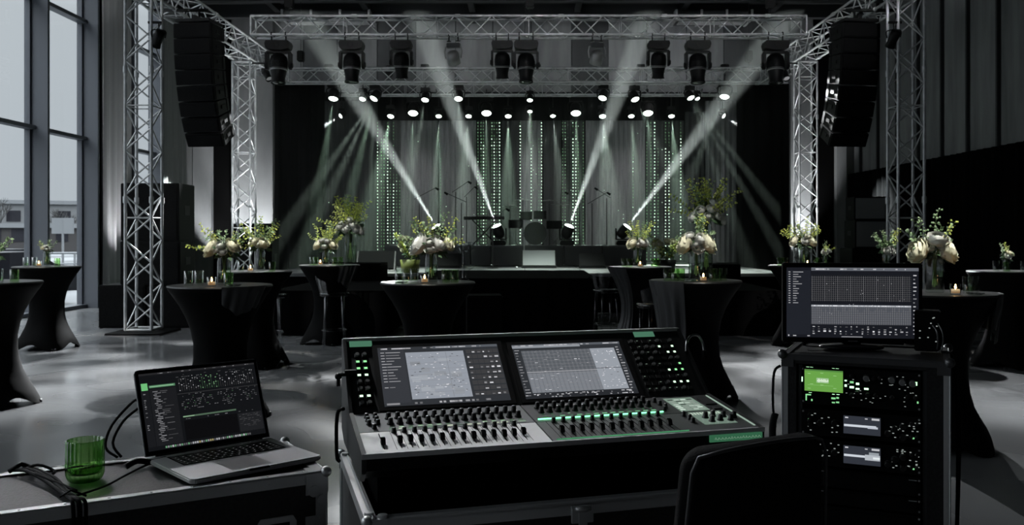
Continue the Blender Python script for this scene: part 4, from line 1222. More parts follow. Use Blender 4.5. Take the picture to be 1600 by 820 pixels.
set_on('farright', .36, .0, .035, .14, 'little posy right of the yellow bouquet at the right rear tower', vlab=', smallest', size=.08, seed=13, spread=1.0, sprigs=7, kinds=('bud','fine'), roses=[(-.3,.6,.055,'w'),(.4,.9,.05,'w')])
set_on('midright', .0, 0, .05, .2, 'dim bouquet of small white blooms above the monitor', size=.13, seed=14, spread=1.3, sprigs=14, kinds=('euca','bud'), roses=[(.3,.3,.055,'w'),(-.2,.1,.05,'w'),(.6,.0,.05,'w')])
set_on('edgeright', .0, 0, .04, .14, 'small posy on the far right table', size=.08, seed=15, spread=1.0, sprigs=7, kinds=('euca','bud'), roses=[(0,.5,.045,'w'),(.4,.9,.05,'y')])
M['pot_y'] = mat('yellow_green_pot', (.16, .18, .04), .5)
# yellow orchid plants on the stage edge
for px, D, lab, sd in ((641, 17.8, 'yellow flowering plant on the stage edge left of the white bloom', 21), (1041, 17.9, 'yellow flowering plant on the stage edge left of the tall right spray', 22)):
    x = at_px(px, D)
    t = thing('potted_flowers', lab, 'potted plant', (x, D, SZ), 0)
    MB().lathe([(0,0),(.13,0),(.17,.02),(.2,.26),(.17,.26),(0,.22)], 24).build('pot', M['pot_y'] if px < 800 else M['black'], t)
    r = random.Random(sd)
    part_copy(('fol', 1), lambda: foliage_mb(1), [M['leaf']], 'foliage', t, T(0,0,.36) @ Matrix.Scale(.2,4))
    for i in range(9):
        a = r.uniform(0,6.28); el = r.uniform(.2,.8)
        d = Vector((math.cos(a)*el, math.sin(a)*el*.6, 1))
        part_copy(('sp','fine','leaf_y',0), lambda: sprig_mb(5,'fine'), [M['leaf_y'],M['stem']], 'sprig', t, T(0,0,.25) @ d.to_track_quat('Z','Y').to_matrix().to_4x4() @ Matrix.Scale(r.uniform(.4,.65),4))
    for i in range(7):
        part_copy(('rose','y',0), lambda: rose_mb(0), [M['rose_y']], 'bloom', t, T(r.uniform(-.25,.25), r.uniform(-.2,.05), r.uniform(.4,.75)) @ RX(60) @ Matrix.Scale(.07,4))
# crystal candelabrum between the console table and the stage
t = thing('crystal_candelabrum', 'tall clear crystal candelabrum right of the white bouquet behind the console', 'candelabrum', (at_px(736,7.95)-.075, 8.1, 1.101))
MB().lathe([(0,0),(.055,.003),(.05,.012),(.012,.03),(.018,.06),(.01,.09),(.016,.14),(.008,.2),(.014,.26),(.008,.33),(0,.36)], 16).build('stem', M['ghost'], t)
for k in range(6):
    a = k*PI/3; c = (.09*math.cos(a), .09*math.sin(a))
    MB().tube([(0,0,.28),(c[0]*.6,c[1]*.6,.26),(c[0],c[1],.3)], .005, 5).build('arm', M['ghost'], t)
    MB().lathe([(0,.3),(.016,.305),(.02,.35),(.015,.35),(0,.31)], 12, (c[0],c[1],0)).build('cup', M['ghost'], t)

# clear acrylic bar stools
def ghost_stool(x, y, rz, label):
    t = thing('acrylic_stool', label, 'bar stool', (x, y, 0), rz, 'clear acrylic bar stools')
    MB().lathe([(0,.7),(.19,.7),(.2,.71),(.2,.74),(.19,.75),(0,.745)], 24).build('seat', M['ghost'], t)
    for k in range(4):
        a = PI/4+k*PI/2
        MB().tube([(.15*math.cos(a),.15*math.sin(a),.7),(.17*math.cos(a),.17*math.sin(a),.35),(.2*math.cos(a),.2*math.sin(a),0)], [.02,.018,.015], 8).build('leg', M['ghost'], t)
    MB().lathe([(.168,.24),(.178,.25),(.168,.26),(.158,.25),(.168,.24)], 24).build('foot_ring', M['ghost'], t)
    n = 12; vs = []; fs = []
    for j, z in enumerate((.74,.85,1.0)):
        for i in range(n+1):
            a = R(25+130*i/n); rr = .19+.03*j
            for q in (0,.008): vs.append(((rr+q)*math.cos(a), (rr+q)*math.sin(a), z-.1*abs(i/n-.5)*j))
    W = 2*(n+1)
    for j in range(2):
        for i in range(n):
            a = j*W+2*i; fs += [(a,a+2,a+W+2,a+W),(a+1,a+W+1,a+W+3,a+3)]
    mb = MB(); mb.add(vs, fs, 0, True); mb.build('backrest', M['ghost'], t)
ghost_stool(6.68, 12.2, 160, 'clear acrylic bar stool at the right edge of the view by the dark drape')
ghost_stool(-3.32, 11.7, 20, 'clear acrylic bar stool behind the second table beyond the laptop')
ghost_stool(1.46, 10.1, 200, 'clear acrylic bar stool between the two tables with painted grey sheen')
ghost_stool(1.16, 12.75, 150, 'clear acrylic bar stool at the end of the middle skirted platform')
ghost_stool(5.3, 12.0, 100, 'clear acrylic bar stool between the far right tables')
ghost_stool(-2.55, 12.0, 100, 'clear acrylic bar stool by the table with the tall left spray')

# ================================================================ FLIGHT CASE, LAPTOP, GLASS
def ui_quads(mb, z, items):
    """items: (x0,y0,x1,y1,colour[,layer]) in the plane of the display, y up"""
    for it in items:
        x0, y0, x1, y1, c = it[:5]; l = it[5] if len(it) > 5 else 1
        mb.quad((x0,y0,z+.00012*l),(x1,y0,z+.00012*l),(x1,y1,z+.00012*l),(x0,y1,z+.00012*l), 0, c)
def g_(v, t=0): return (v*(1-.05*t), v, v*(1+.06))
def dashes(r, x0, y0, x1, y1, rows, h, lo, hi, br, p=1, layer=3, green=0, gap=.25):
    out = []
    for k in range(rows):
        y = y1-(k+.5)*(y1-y0)/rows; x = x0
        while x < x1:
            L = r.uniform(lo, hi)
            if r.random() < p and x+L < x1:
                v = br*r.uniform(.4, 1.2)
                out.append((x, y-h/2, x+L, y+h/2, (v*.5, v, v*.55) if r.random() < green else g_(v), layer))
            x += L*(1+gap)+.0008
    return out

t_case = thing('flight_case', 'black flight case with aluminium edges carrying the laptop and green glass', 'flight case', (-1.257, 2.146, 0), 30.2)
U0, U1, DC, HC = -.62, .80, .43, .84
MB().box(U0, U1, 0, DC, .12, HC-.003).build('case_body', M['laminate'], t_case)
def alu_edge(p, q, n1, n2, w, parent, th=.0025):
    """L profile along p-q on the two faces with inward directions n1, n2"""
    p, q, n1, n2 = map(Vector, (p, q, n1, n2)); mb = MB()
    o1 = -n2*th; o2 = -n1*th
    for a, b in ((n1, o1), (n2, o2)):
        e = [p+b, q+b, q+b+a*w, p+b+a*w, p, q, q+a*w, p+a*w]
        mb.add(e, [(0,1,2,3),(7,6,5,4),(0,4,5,1),(1,5,6,2),(2,6,7,3),(3,7,4,0)])
    mb.cyl(p+(o1+o2)*.5, q+(o1+o2)*.5, th*1.3, n=8)
    return mb.build('aluminium_edge', M['edge'], parent)
ex, ey, ez = Vector((1,0,0)), Vector((0,1,0)), Vector((0,0,1))
for (y, n) in ((0, ey), (DC, -ey)):
    alu_edge((U0,y,HC),(U1,y,HC), n, -ez, .03, t_case)
    alu_edge((U0,y,HC-.19),(U1,y,HC-.19), -ez, n*-0.0001, .03, t_case)
alu_edge((U1,0,HC),(U1,DC,HC), -ex, -ez, .03, t_case); alu_edge((U0,0,HC),(U0,DC,HC), ex, -ez, .03, t_case)
for (x, nx) in ((U1,-ex),(U0,ex)):
    for (y, n) in ((0, ey),(DC,-ey)):
        alu_edge((x,y,.12),(x,y,HC), nx, n, .03, t_case)
for x in (U0, U1):
    for y in (0, DC):
        sx = -1 if x > 0 else 1; sy = 1 if y == 0 else -1
        c = MB().ball((x, y, HC), .016, 14, 8)
        for (a, b) in ((sx*.045, 0),):
            c.box(min(x, x+sx*.06), max(x, x+sx*.06), y-sy*.006-.001, y-sy*.006+.001, HC-.06, HC)
            c.box(min(x, x+sx*.05), max(x, x+sx*.05), min(y, y+sy*.05), max(y, y+sy*.05), HC+.001, HC+.004)
            c.box(x-sx*.006-.001, x-sx*.006+.001, min(y, y+sy*.06), max(y, y+sy*.06), HC-.06, HC)
        c.cyl((x+sx*.035, y-sy*.009, HC-.05), (x+sx*.035, y-sy*.003, HC-.05), .017, n=14)
        c.cyl((x+sx*.012, y-sy*.009, HC-.075), (x+sx*.012, y-sy*.003, HC-.075), .014, n=14)
        c.build('ball_corner', M['edge'], t_case, bev=.001)
m = MB()
for k in range(14):
    u = U0+.06+k*(U1-U0-.12)/13
    m.cyl((u,-.006,HC-.016),(u,.0,HC-.016),.0035,n=8)
    m.cyl((u,.016,HC),(u,.016,HC+.0045),.0035,n=8)
m.build('rivets', M['edge'], t_case)
# recessed butterfly latches on the front
for u in (.66, -.25):
    l = MB()
    l.prism([(u-.055,HC-.125),(u-.045,HC-.108),(u+.045,HC-.108),(u+.055,HC-.125),(u+.055,HC-.235),(u+.045,HC-.25),(u-.045,HC-.25),(u-.055,HC-.235)], -.005, 0, 'y')
    l = l.build('latch_dish', M['edge'], t_case, bev=.0015)
    MB().box(u-.035,u+.035,-.0062,-.0052,HC-.235,HC-.125).build('latch_recess', M['blackm'], l)
    MB().cyl((u-.012,-.016,HC-.18),(u-.012,-.007,HC-.18),.013,n=14).box(u-.03,u+.03,-.014,-.01,HC-.186,HC-.174).tube([(u-.028,-.01,HC-.14),(u-.03,-.02,HC-.16),(u,-.022,HC-.166),(u+.03,-.02,HC-.16),(u+.028,-.01,HC-.14)], .0035).build('latch_wing', M['edge'], l)
m = MB()
for i in range(3):
    for j in range(4):
        m.cyl((U1-.018-.014*i,-.006,HC-.13-.015*j),(U1-.018-.014*i,0,HC-.13-.015*j),.0035,n=8)
MB().box(U1-.06,U1-.005,-.004,0,HC-.2,HC-.12).build('corner_brace', M['edge'], t_case, bev=.001)
m.build('rivets', M['edge'], t_case)
for x in (U0+.1, U1-.1):
    for y in (.08, DC-.08):
        MB().cyl((x-.02,y,.05),(x+.02,y,.05),.05,n=20).box(x-.03,x+.03,y-.03,y+.03,.1,.12).build('caster', M['black'], t_case)

# laptop
L0 = thing('laptop', 'silver laptop open on the flight case showing a dark audio program', 'laptop', (-1.108, 2.62, HC+.003), 43)
LW, LD = .395, .325
base = MB().prism([(0,0),(0,-LD+.012),(.012,-LD),(LW-.012,-LD),(LW,-LD+.012),(LW,0)], .003, .0165, 'z')
base.build('base', M['laptop'], L0, bev=.003)
MB().box(.03,.05,-LD+.03,-LD+.05,0,.004).box(LW-.05,LW-.03,-LD+.03,-LD+.05,0,.004).box(.03,.05,-.04,-.02,0,.004).box(LW-.05,LW-.03,-.04,-.02,0,.004).build('rubber_feet', M['black'], L0)
MB().box(.048,LW-.03,-.158,-.03,.0165,.0168).build('keyboard_well', M['blackm'], L0)
k_ = MB(); r = random.Random(5)
rows = [14, 14, 14, 13, 12]
for j, n in enumerate(rows):
    y0 = -.055-.0205*j; pw = (LW-.085)/n
    for i in range(n):
        k_.box(.052+i*pw, .052+(i+1)*pw-.003, y0-.017, y0, .0166, .0182)
for (a, b) in ((0,.05),(.054,.075),(.079,.1),(.104,.21),(.214,.235),(.239,.26),(.264,.308)):
    k_.box(.052+a, .052+b, -.156, -.141, .0166, .0182) if False else None
k_.build('keys', M['key'], L0, bev=.0005, seg=1)
MB().box(.052,.052+LW-.088,-.05,-.036,.0166,.018).build('function_keys', M['key'], L0)
leg_ = MB()
for j, n in enumerate(rows):
    pw = (LW-.085)/n
    for i in range(n):
        c = (.052+(i+.5)*pw-.0015, -.055-.0205*j-.009)
        leg_.quad((c[0]-.0018,c[1]-.0018,.01835),(c[0]+.0018,c[1]-.0018,.01835),(c[0]+.0018,c[1]+.0018,.01835),(c[0]-.0018,c[1]+.0018,.01835))
leg_.build('key_marks', mat('key_mark', (.6,.6,.6), .5, emit=(.8,.8,.85), es=.25), L0)
MB().box(.125,.245,-LD+.02,-.17,.0166,.0168).build('trackpad', mat('trackpad', (.36,.36,.37), .3, .6), L0, bev=.0001)
MB().box(.165,.225,-LD-.001,-LD+.006,.012,.0168).build('lid_notch', M['blackm'], L0)
MB().cyl((.03,.002,.012),(LW-.03,.002,.012),.007,n=12).build('hinge', M['black'], L0)
lid_m = T(0,.004,.014) @ RX(90-21.4)
lid = MB().at(lid_m).prism([(0,.004),(0,.255),(.008,.265),(LW-.008,.265),(LW,.255),(LW,.004)], -.006, 0, 'z').build('lid', M['laptop'], L0, bev=.0015)
MB().at(lid_m).box(.003,LW-.003,.006,.262,0,.0008).build('bezel', M['black'], lid)
mb = MB().at(lid_m); r = random.Random(11)
X0, X1, Yb, Yt = .012, LW-.012, .018, .252
its = [(X0,Yb,X1,Yt,(.010,.011,.013),0), (X0,Yt-.006,X1,Yt,(.03,.03,.033),1)]
its += dashes(r, X0+.004, Yt-.006, X1-.004, Yt, 1, .0018, .003, .012, .35, .35)
its += [(X0+.003,Yt-.052,X0+.022,Yt-.03,(.25,.8,.3),2), (X0+.026,Yt-.046,X0+.105,Yt-.038,(.12,.3,.16),2), (X0+.028,Yt-.043,X0+.1,Yt-.041,(.5,.9,.55),3)]
its += [(X0+.001,Yb+.012,X0+.024,Yt-.054,(.016,.017,.02),1), (X0+.026,Yb+.012,X0+.106,Yt-.05,(.018,.019,.022),1)]
its += dashes(r, X0+.006, Yb+.06, X0+.016, Yt-.06, 18, .003, .003, .007, .3, .8)
for k in range(30):
    y = Yt-.058-k*.0052; x = X0+.034+r.uniform(0,.01)
    its += [(x,y-.0009,x+r.uniform(.008,.02),y+.0009,g_(r.uniform(.2,.55)),3)]
    if r.random() < .6: its += [(x+.022,y-.0007,x+.022+r.uniform(.005,.03),y+.0007,g_(r.uniform(.1,.25)),3)]
for c in range(34):
    x = X0+.116+c*.0073; hgt = r.uniform(.01,.05)
    gr = 8 < c < 18
    its += [(x,Yt-.066,x+.0025,Yt-.066+hgt*.8,(.03,.06,.035) if gr else g_(.035),2)]
    for q in range(3):
        y = Yt-.066+r.random()*.045; v = r.uniform(.1,.9)
        its += [(x,y,x+r.uniform(.0015,.004),y+.002,(v*.5,v,v*.5) if gr else g_(v),3)]
its += dashes(r, X0+.116, Yt-.125, X1-.004, Yt-.075, 9, .0016, .001, .006, .3, .3, green=.1)
its += [(X0+.115,Yt-.148,X0+.285,Yt-.143,(.12,.2,.13),2), (X0+.115,Yt-.1465,X0+.15,Yt-.1445,(.5,.8,.5),3), (X0+.108,Yt-.075,X1,Yt-.073,g_(.05),2)]
its += dashes(r, X0+.116, Yt-.156, X1-.01, Yt-.15, 1, .0018, .003, .01, .3, .4)
its += [(X0+.115,Yb+.016,X0+.285,Yt-.158,(.006,.006,.007),2),(X0+.288,Yb+.016,X1-.003,Yt-.16,(.022,.023,.026),2)]
its += dashes(r, X0+.292, Yb+.03, X1-.006, Yt-.162, 9, .0014, .004, .012, .12, .5)
for k in range(40):
    x = X0+.05+k*.0068; its += [(x,Yb+.003,x+.005,Yb+.009,r.choice([g_(.7),g_(.4),g_(.55),(.5,.42,.2),(.2,.45,.25),g_(.15)]),3)]
its += dashes(r, X0+.11, Yt-.03, X1-.01, Yt-.012, 3, .0012, .002, .01, .18, .3)
ui_quads(mb, .001, its); mb.build('display', M['screen_dim'], lid, recalc=False)

# ribbed green glass
t = thing('green_glass', 'green fluted glass tumbler on the flight case left of the laptop', 'glass', (-1.205, 2.455, HC), 0)
H_, r0 = .112, .0485
fl = lambda rr, z, a: rr*(1+(.055 if (rr > .04 and .008 < z) else 0)*(abs(math.sin(11*a))-.6))
MB().lathe([(0,0),(.038,0),(.043,.004),(.046,.012),(r0,.02),(r0,H_-.002),(r0-.002,H_),(r0-.0045,H_-.001),(r0-.006,.03),(r0-.014,.02),(0,.018)], 168, rad=fl).build('ribbed_bowl', M['green_glass'], t)
MB().lathe([(0,.0185),(r0-.0075,.0205),(r0-.0065,.036),(0,.036)], 48).build('drink', M['green_thin'], t)

# black cable ties / snake lying over the front edge of the case
def case_pt(u, v, z=0): 
    a = R(30.2); return Vector((-1.257+u*math.cos(a)-v*math.sin(a), 2.146+u*math.sin(a)+v*math.cos(a), HC+z))
t = thing('cable_bundle', 'bundle of black straps and cable lying over the case edge left of the green glass', 'cable', case_pt(.1,.2), 0)
o0 = case_pt(.1,.2)
def loc_pts(lst): return [case_pt(*p)-o0 for p in lst]
for i, (du, c) in enumerate(((0,.005),(.014,.006),(.028,.0045))):
    MB().tube(loc_pts([(.03+du*1.3,.41,.012),(.06+du,.35,.02),(.1+du,.24,.016),(.13+du*.6,.12,.012),(.15+du*.5,.03,.012),(.155+du,-.008,.008),(.157+du,-.012,-.05),(.15+du*1.5,-.012,-.16)]), c, 8).build('strap', M['strap'], t)
MB().tube(loc_pts([(.05,.4,.01),(.09,.36,.03),(.13,.33,.014),(.11,.3,.01),(.08,.3,.022),(.12,.2,.02),(.17,.1,.01)]), .004, 8).build('cord', M['strap'], t)
MB().tube(loc_pts([(.02,.4,.012),(.05,.395,.03),(.08,.41,.012)]), .007, 8).build('buckle', M['black'], t)
MB().tube(loc_pts([(.13,.06,.01),(.155,.05,.026),(.19,.045,.008)]), .003, 6).build('tie', M['black'], t)
t = thing('laptop_cable', 'thin black power cable running to the left side of the laptop', 'cable', case_pt(.36,.33))
o0 = case_pt(.36,.33)
MB().tube(loc_pts([(.16,.06,.006),(.24,.13,.005),(.3,.22,.005),(.36,.3,.006),(.42,.33,.012),(.435,.345,.016)]), .003, 6).build('cord', M['strap'], t)
MB().tube(loc_pts([(.31,.3,.01),(.34,.31,.02),(.38,.31,.012),(.42,.325,.012)]), .009, 8).build('plug', M['black'], t)
MB().tube(loc_pts([(.3,.42,.012),(.27,.45,.04),(.29,.47,.1),(.345,.46,.165),(.36,.455,.17)]), .004, 6).build('loop', M['strap'], t)
MB().tube(loc_pts([(.31,.42,.012),(.29,.45,.05),(.32,.46,.11),(.365,.45,.15)]), .004, 6).build('loop', M['strap'], t)

# ================================================================ MIXING CONSOLE IN ITS CASE
YAW = 16.5
tc_ = thing('console_case', 'open black flight case tray with aluminium rails under the mixing console', 'flight case', (-.388, 2.2, 0), YAW)
CW, CD, CH = 1.19, .72, .807
for (a, b, c, d, nm) in ((0, CW, 0, .012, 'front_wall'), (0, CW, CD-.012, CD, 'back_wall'), (0, .012, .012, CD-.012, 'side_wall'), (CW-.012, CW, .012, CD-.012, 'side_wall')):
    MB().box(a, b, c, d, .12, CH-.001).build(nm, M['laminate'], tc_)
MB().box(.012, CW-.012, .012, CD-.012, .52, .6).build('tray_floor', M['blackm'], tc_)
def rail(p, q, n):
    p, q, n = Vector(p), Vector(q), Vector(n)
    mb = MB(); a = (q-p).normalized(); c = [p-n*.004, q-n*.004, q+n*.026, p+n*.026]
    z0, z1 = Vector((0,0,-.006)), Vector((0,0,.004))
    mb.add([v+z0 for v in c]+[v+z1 for v in c], [(3,2,1,0),(4,5,6,7),(0,1,5,4),(1,2,6,5),(2,3,7,6),(3,0,4,7)])
    c = [p-n*.004, q-n*.004, q, p]
    mb.add([v-Vector((0,0,.03)) for v in c]+[v for v in c], [(3,2,1,0),(4,5,6,7),(0,1,5,4),(1,2,6,5),(2,3,7,6),(3,0,4,7)])
    mb.add([v+n*.012+Vector((0,0,.004)) for v in (p,q)]+[v+n*.016+Vector((0,0,.010)) for v in (q,p)]+[v+n*.02+Vector((0,0,.004)) for v in (p,q)], [(0,1,2,3),(3,2,5,4),(0,3,4),(1,5,2)])
    mb.build('aluminium_rail', M['edge'], tc_, bev=.001)
rail((0,0,CH),(CW,0,CH),ey); rail((0,CD,CH),(CW,CD,CH),-ey); rail((0,0,CH),(0,CD,CH),ex); rail((CW,0,CH),(CW,CD,CH),-ex)
for x, sx in ((0,1),(CW,-1)):
    for y, sy in ((0,1),(CD,-1)):
        c = MB().ball((x,y,CH), .015, 14, 8).box(min(x-sx*.006,x+sx*.05), max(x-sx*.006,x+sx*.05), y-sy*.005-.001, y-sy*.005+.001, CH-.05, CH)
        c.cyl((x+sx*.04,y+sy*.01,CH+.003),(x+sx*.04,y+sy*.01,CH+.012),.012,n=12).cyl((x+sx*.01,y+sy*.04,CH+.003),(x+sx*.01,y+sy*.04,CH+.012),.012,n=12)
        c.build('ball_corner', M['edge'], tc_)
        alu_edge((x,y,.12),(x,y,CH-.03), ex*sx, ey*sy, .03, tc_)
alu_edge((0,0,CH-.12),(CW,0,CH-.12), -ez, ey*.0001, .02, tc_)
# catches on the front rail
for u in (.56,):
    MB().box(u-.03,u+.03,-.012,-.003,CH-.05,CH-.005).cyl((u-.022,-.014,CH-.012),(u+.022,-.014,CH-.012),.005,n=10).box(u-.012,u+.012,-.015,-.01,CH-.07,CH-.02).build('catch', M['edge'], tc_, bev=.001)
for x in (.1, CW-.1):
    for y in (.1, CD-.1):
        MB().cyl((x-.02,y,.05),(x+.02,y,.05),.05,n=20).box(x-.03,x+.03,y-.03,y+.03,.1,.12).build('caster', M['black'], tc_)

con = thing('mixing_console', 'large digital mixing console with two lit touch screens and green strips', 'mixing console', (-.417, 2.29, 0), YAW)
WC = 1.165
# body below: pedestal and slim chassis
MB().box(.05, WC-.06, .07, .53, .601, .88).build('pedestal', M['blackm'], con, bev=.006)
MB().prism([(.004,.905),(.0,.945),(.33,.986),(.548,1.174),(.575,1.165),(.575,.9),(.5,.875),(.05,.875)], .006, WC-.006, 'x').build('chassis', M['black'], con)
for u in (0, WC-.012):
    MB().prism([(-.002,.9),(-.004,.952),(.33,.994),(.548,1.186),(.582,1.176),(.582,.9),(.5,.87),(.04,.87)], u, u+.012, 'x').build('side_cheek', M['deck_dark'], con, bev=.002)
MB().box(.0, WC, .545, .57, 1.172, 1.186).build('top_rail', M['deck'], con, bev=.003)
DK = T(0,0,.95) @ RX(math.degrees(math.atan2(.04,.33)))
PN = T(0,.33,.99) @ RX(math.degrees(math.atan2(.19,.22)))
TH = math.degrees(math.atan2(.04,.33))
MB().at(DK).box(.012,.515,.0,.165,-.004,.0).build('fader_panel', M['deck'], con, bev=.001)
MB().at(DK).box(.518,WC-.012,.0,.165,-.004,.0).build('fader_panel', mat('smoked_deck', (.10,.105,.105), .33, .7), con, bev=.001)
MB().at(DK).box(.012,.515,.167,.33,-.004,.0).build('encoder_panel', mat('mid_deck', (.15,.155,.16), .33, .7), con, bev=.001)
MB().at(DK).box(.518,WC-.012,.167,.33,-.004,.0).build('encoder_panel', M['deck_dark'], con, bev=.001)
MB().at(DK).box(.0,WC,-.006,.0,-.012,.002).build('front_lip', M['edge'], con, bev=.001)
MB().at(PN).box(.012,WC-.012,.0,.29,-.004,.0).build('meter_bridge', M['deck_dark'], con, bev=.001)
# faders
def fader_cap_mb():
    return MB().prism([(-.0115,.004),(-.0085,.013),(-.0045,.021),(-.0015,.0175),(.0015,.0175),(.0045,.021),(.0085,.013),(.0115,.004)], -.0062, .0062, 'x').box(-.0015,.0015,-.008,.008,-.003,.005)
cap0 = None
fad_u = [.108+.0286*k for k in range(13)] + [.562+.0300*k for k in range(12)] + [.062]
slots = MB().at(DK)
for u in fad_u: slots.box(u-.0013,u+.0013,.028,.15,.0001,.0006)
slots.build('fader_slots', M['blackm'], con)
for i, u in enumerate(fad_u):
    v = (.066+.004*math.sin(i*1.7)) if i < 25 else .06
    if cap0 is None: cap0 = fader_cap_mb().build('fader_cap', M['cap'], con, bev=.0008); o = cap0
    else: o = cap0.copy(); col.objects.link(o); o.parent = con
    o.matrix_local = DK @ T(u, v, 0)
# second short row of knobs above the slots
def knob_mb(): return MB().lathe([(.0075,0),(.0078,.003),(.0066,.004),(.006,.013),(.005,.0145),(0,.0145)], 20)
def knob_tall(): return MB().lathe([(.0105,0),(.0105,.003),(.008,.005),(.0068,.017),(.0055,.019),(0,.019)], 20).box(-.0007,.0007,.0,.0066,.0185,.0195)
def copies(first, mk, mats, name, spots, base_m, bev=0):
    for (u, v) in spots:
        if name not in first: first[name] = mk().build(name, mats, con, bev=bev); o = first[name]
        else: o = first[name].copy(); col.objects.link(o); o.parent = con
        o.matrix_local = base_m @ T(u, v, 0)
F1 = {}
copies(F1, knob_tall, M['cap'], 'encoder', [(.105+.0268*k, .272) for k in range(15)], DK)
copies(F1, knob_tall, M['cap'], 'encoder', [(.105+.0268*k, .225) for k in range(15)], DK)
copies(F1, knob_tall, M['cap'], 'encoder', [(.56+.0268*k, .292) for k in range(14)], DK)
copies(F1, knob_tall, M['cap'], 'encoder', [(.56+.0268*k, .250) for k in range(14)], DK)
copies(F1, knob_mb, M['cap'], 'small_knob', [(.104+.0286*k, .152) for k in range(13)], DK)
copies(F1, knob_mb, M['cap'], 'small_knob', [(.568+.0300*k, .158) for k in range(12)], DK)
copies(F1, knob_mb, M['cap'], 'small_knob', [(.045,.29),(.07,.29),(.045,.26),(.07,.26),(.045,.23),(.07,.23),(.056,.195)], DK)
copies(F1, knob_mb, M['cap'], 'small_knob', [(.945,.285),(.95,.255),(.955,.225),(.94,.2),(.975,.14),(.98,.11),(.975,.08)], DK)
copies(F1, knob_tall, M['cap'], 'encoder', [(1.032,.11),(1.062,.12),(1.092,.11),(1.036,.075),(1.066,.08),(1.098,.075),(1.122,.10)], DK)
# white touch labels at the right
w = MB().at(DK); r = random.Random(3)
w.quad((.985,.178,.0012),(1.085,.178,.0012),(1.085,.31,.0012),(.985,.31,.0012),0,(.17,.24,.19))
w.quad((1.0,.05,.0012),(1.108,.05,.0012),(1.108,.165,.0012),(1.0,.165,.0012),0,(.14,.2,.16))
for k in range(7):
    y = .19+.016*k
    for q in range(4):
        x = .99+.022*q+r.uniform(0,.004); v = r.choice((.55,.75,.04,.3)); w.quad((x,y,.0014),(x+.018,y,.0014),(x+.018,y+.009,.0014),(x,y+.009,.0014),0,(v*.85,v,v*.88))
for q in range(10):
    x = 1.004+.01*q; w.quad((x,.14,.0014),(x+.006,.14,.0014),(x+.006,.158,.0014),(x,.158,.0014),0,(.5,.6,.5))
w.build('touch_panel', M['screen'], con, recalc=False)
MB().at(DK).box(1.095,1.135,.225,.29,0,.004).box(1.1,1.13,.18,.2,0,.003).build('side_keys', M['cap'], con, bev=.001)
# scribble strips and LED lines, the front one a painted reflection
s_ = MB().at(DK); r = random.Random(8)
for k in range(15):
    u = .095+.0268*k
    v = r.choice(((.05,.09,.06),(.15,.3,.18),(.3,.45,.3),(.7,.8,.6),(.06,.08,.07)))
    s_.quad((u,.180,.0008),(u+.022,.180,.0008),(u+.022,.186,.0008),(u,.186,.0008),0,v)
    s_.quad((u+.003,.196,.0008),(u+.017,.196,.0008),(u+.017,.2,.0008),(u+.003,.2,.0008),0,r.choice(((.5,.8,.5),(.05,.1,.06),(.1,.2,.1))))
s_.build('scribble_strip', M['screen'], con, recalc=False)
s_ = MB().at(DK)
for k in range(14):
    u = .552+.0268*k
    s_.quad((u,.206,.0008),(u+.016,.206,.0008),(u+.016,.212,.0008),(u,.212,.0008),0,r.choice(((.2,.6,.3),(.05,.15,.08),(.1,.3,.15))))
    s_.quad((u+.004,.226,.0008),(u+.012,.226,.0008),(u+.012,.230,.0008),(u+.004,.230,.0008),0,r.choice(((.5,.9,.55),(.05,.15,.08),(.1,.3,.15))))
s_.build('scribble_strip', M['screen'], con, recalc=False)
MB().at(DK).box(.53,.93,.184,.1885,0,.003).build('glow_strip', M['led_s'], con)
MB().at(DK).box(.53,.93,.012,.0145,0,.002).build('glow_strip', emis('green_reflection_strip', (.2,.9,.4), .35), con)  # glowing strip stands in for the green reflection along the front edge
MB().at(DK).box(WC-.022,WC-.017,.02,.32,0,.002).build('side_light_strip', emis('side_strip', (.6,.8,.66), .5), con)
# channel divider lines
dv = MB().at(DK)
for k in range(14): u = .094+.0286*k; dv.box(u-.0006,u+.0006,.02,.165,.0001,.0004)
for k in range(13): u = .547+.03*k; dv.box(u-.0006,u+.0006,.02,.165,.0001,.0004)
dv.build('channel_lines', M['blackm'], con)
# badge on the front, lit green, with raised lettering-like marks
b = MB(); b.box(.985,1.155,-.008,-.002,.918,.938).build('front_badge', mat('green_badge', (.03,.06,.04), .3, emit=(.1,.4,.2), es=.28), con, bev=.001)
b = MB(); r = random.Random(9)
u = 1.0
while u < 1.14:
    L = r.uniform(.004,.009); b.tube([(u,-.009,.924+r.uniform(0,.003)),(u+L*.5,-.009,.932-r.uniform(0,.003)),(u+L,-.009,.925)], .0011, 5); u += L+.003
b.build('badge_marks', mat('badge_mark', (.4,.5,.42), .3, emit=(.3,.5,.35), es=.4), con)

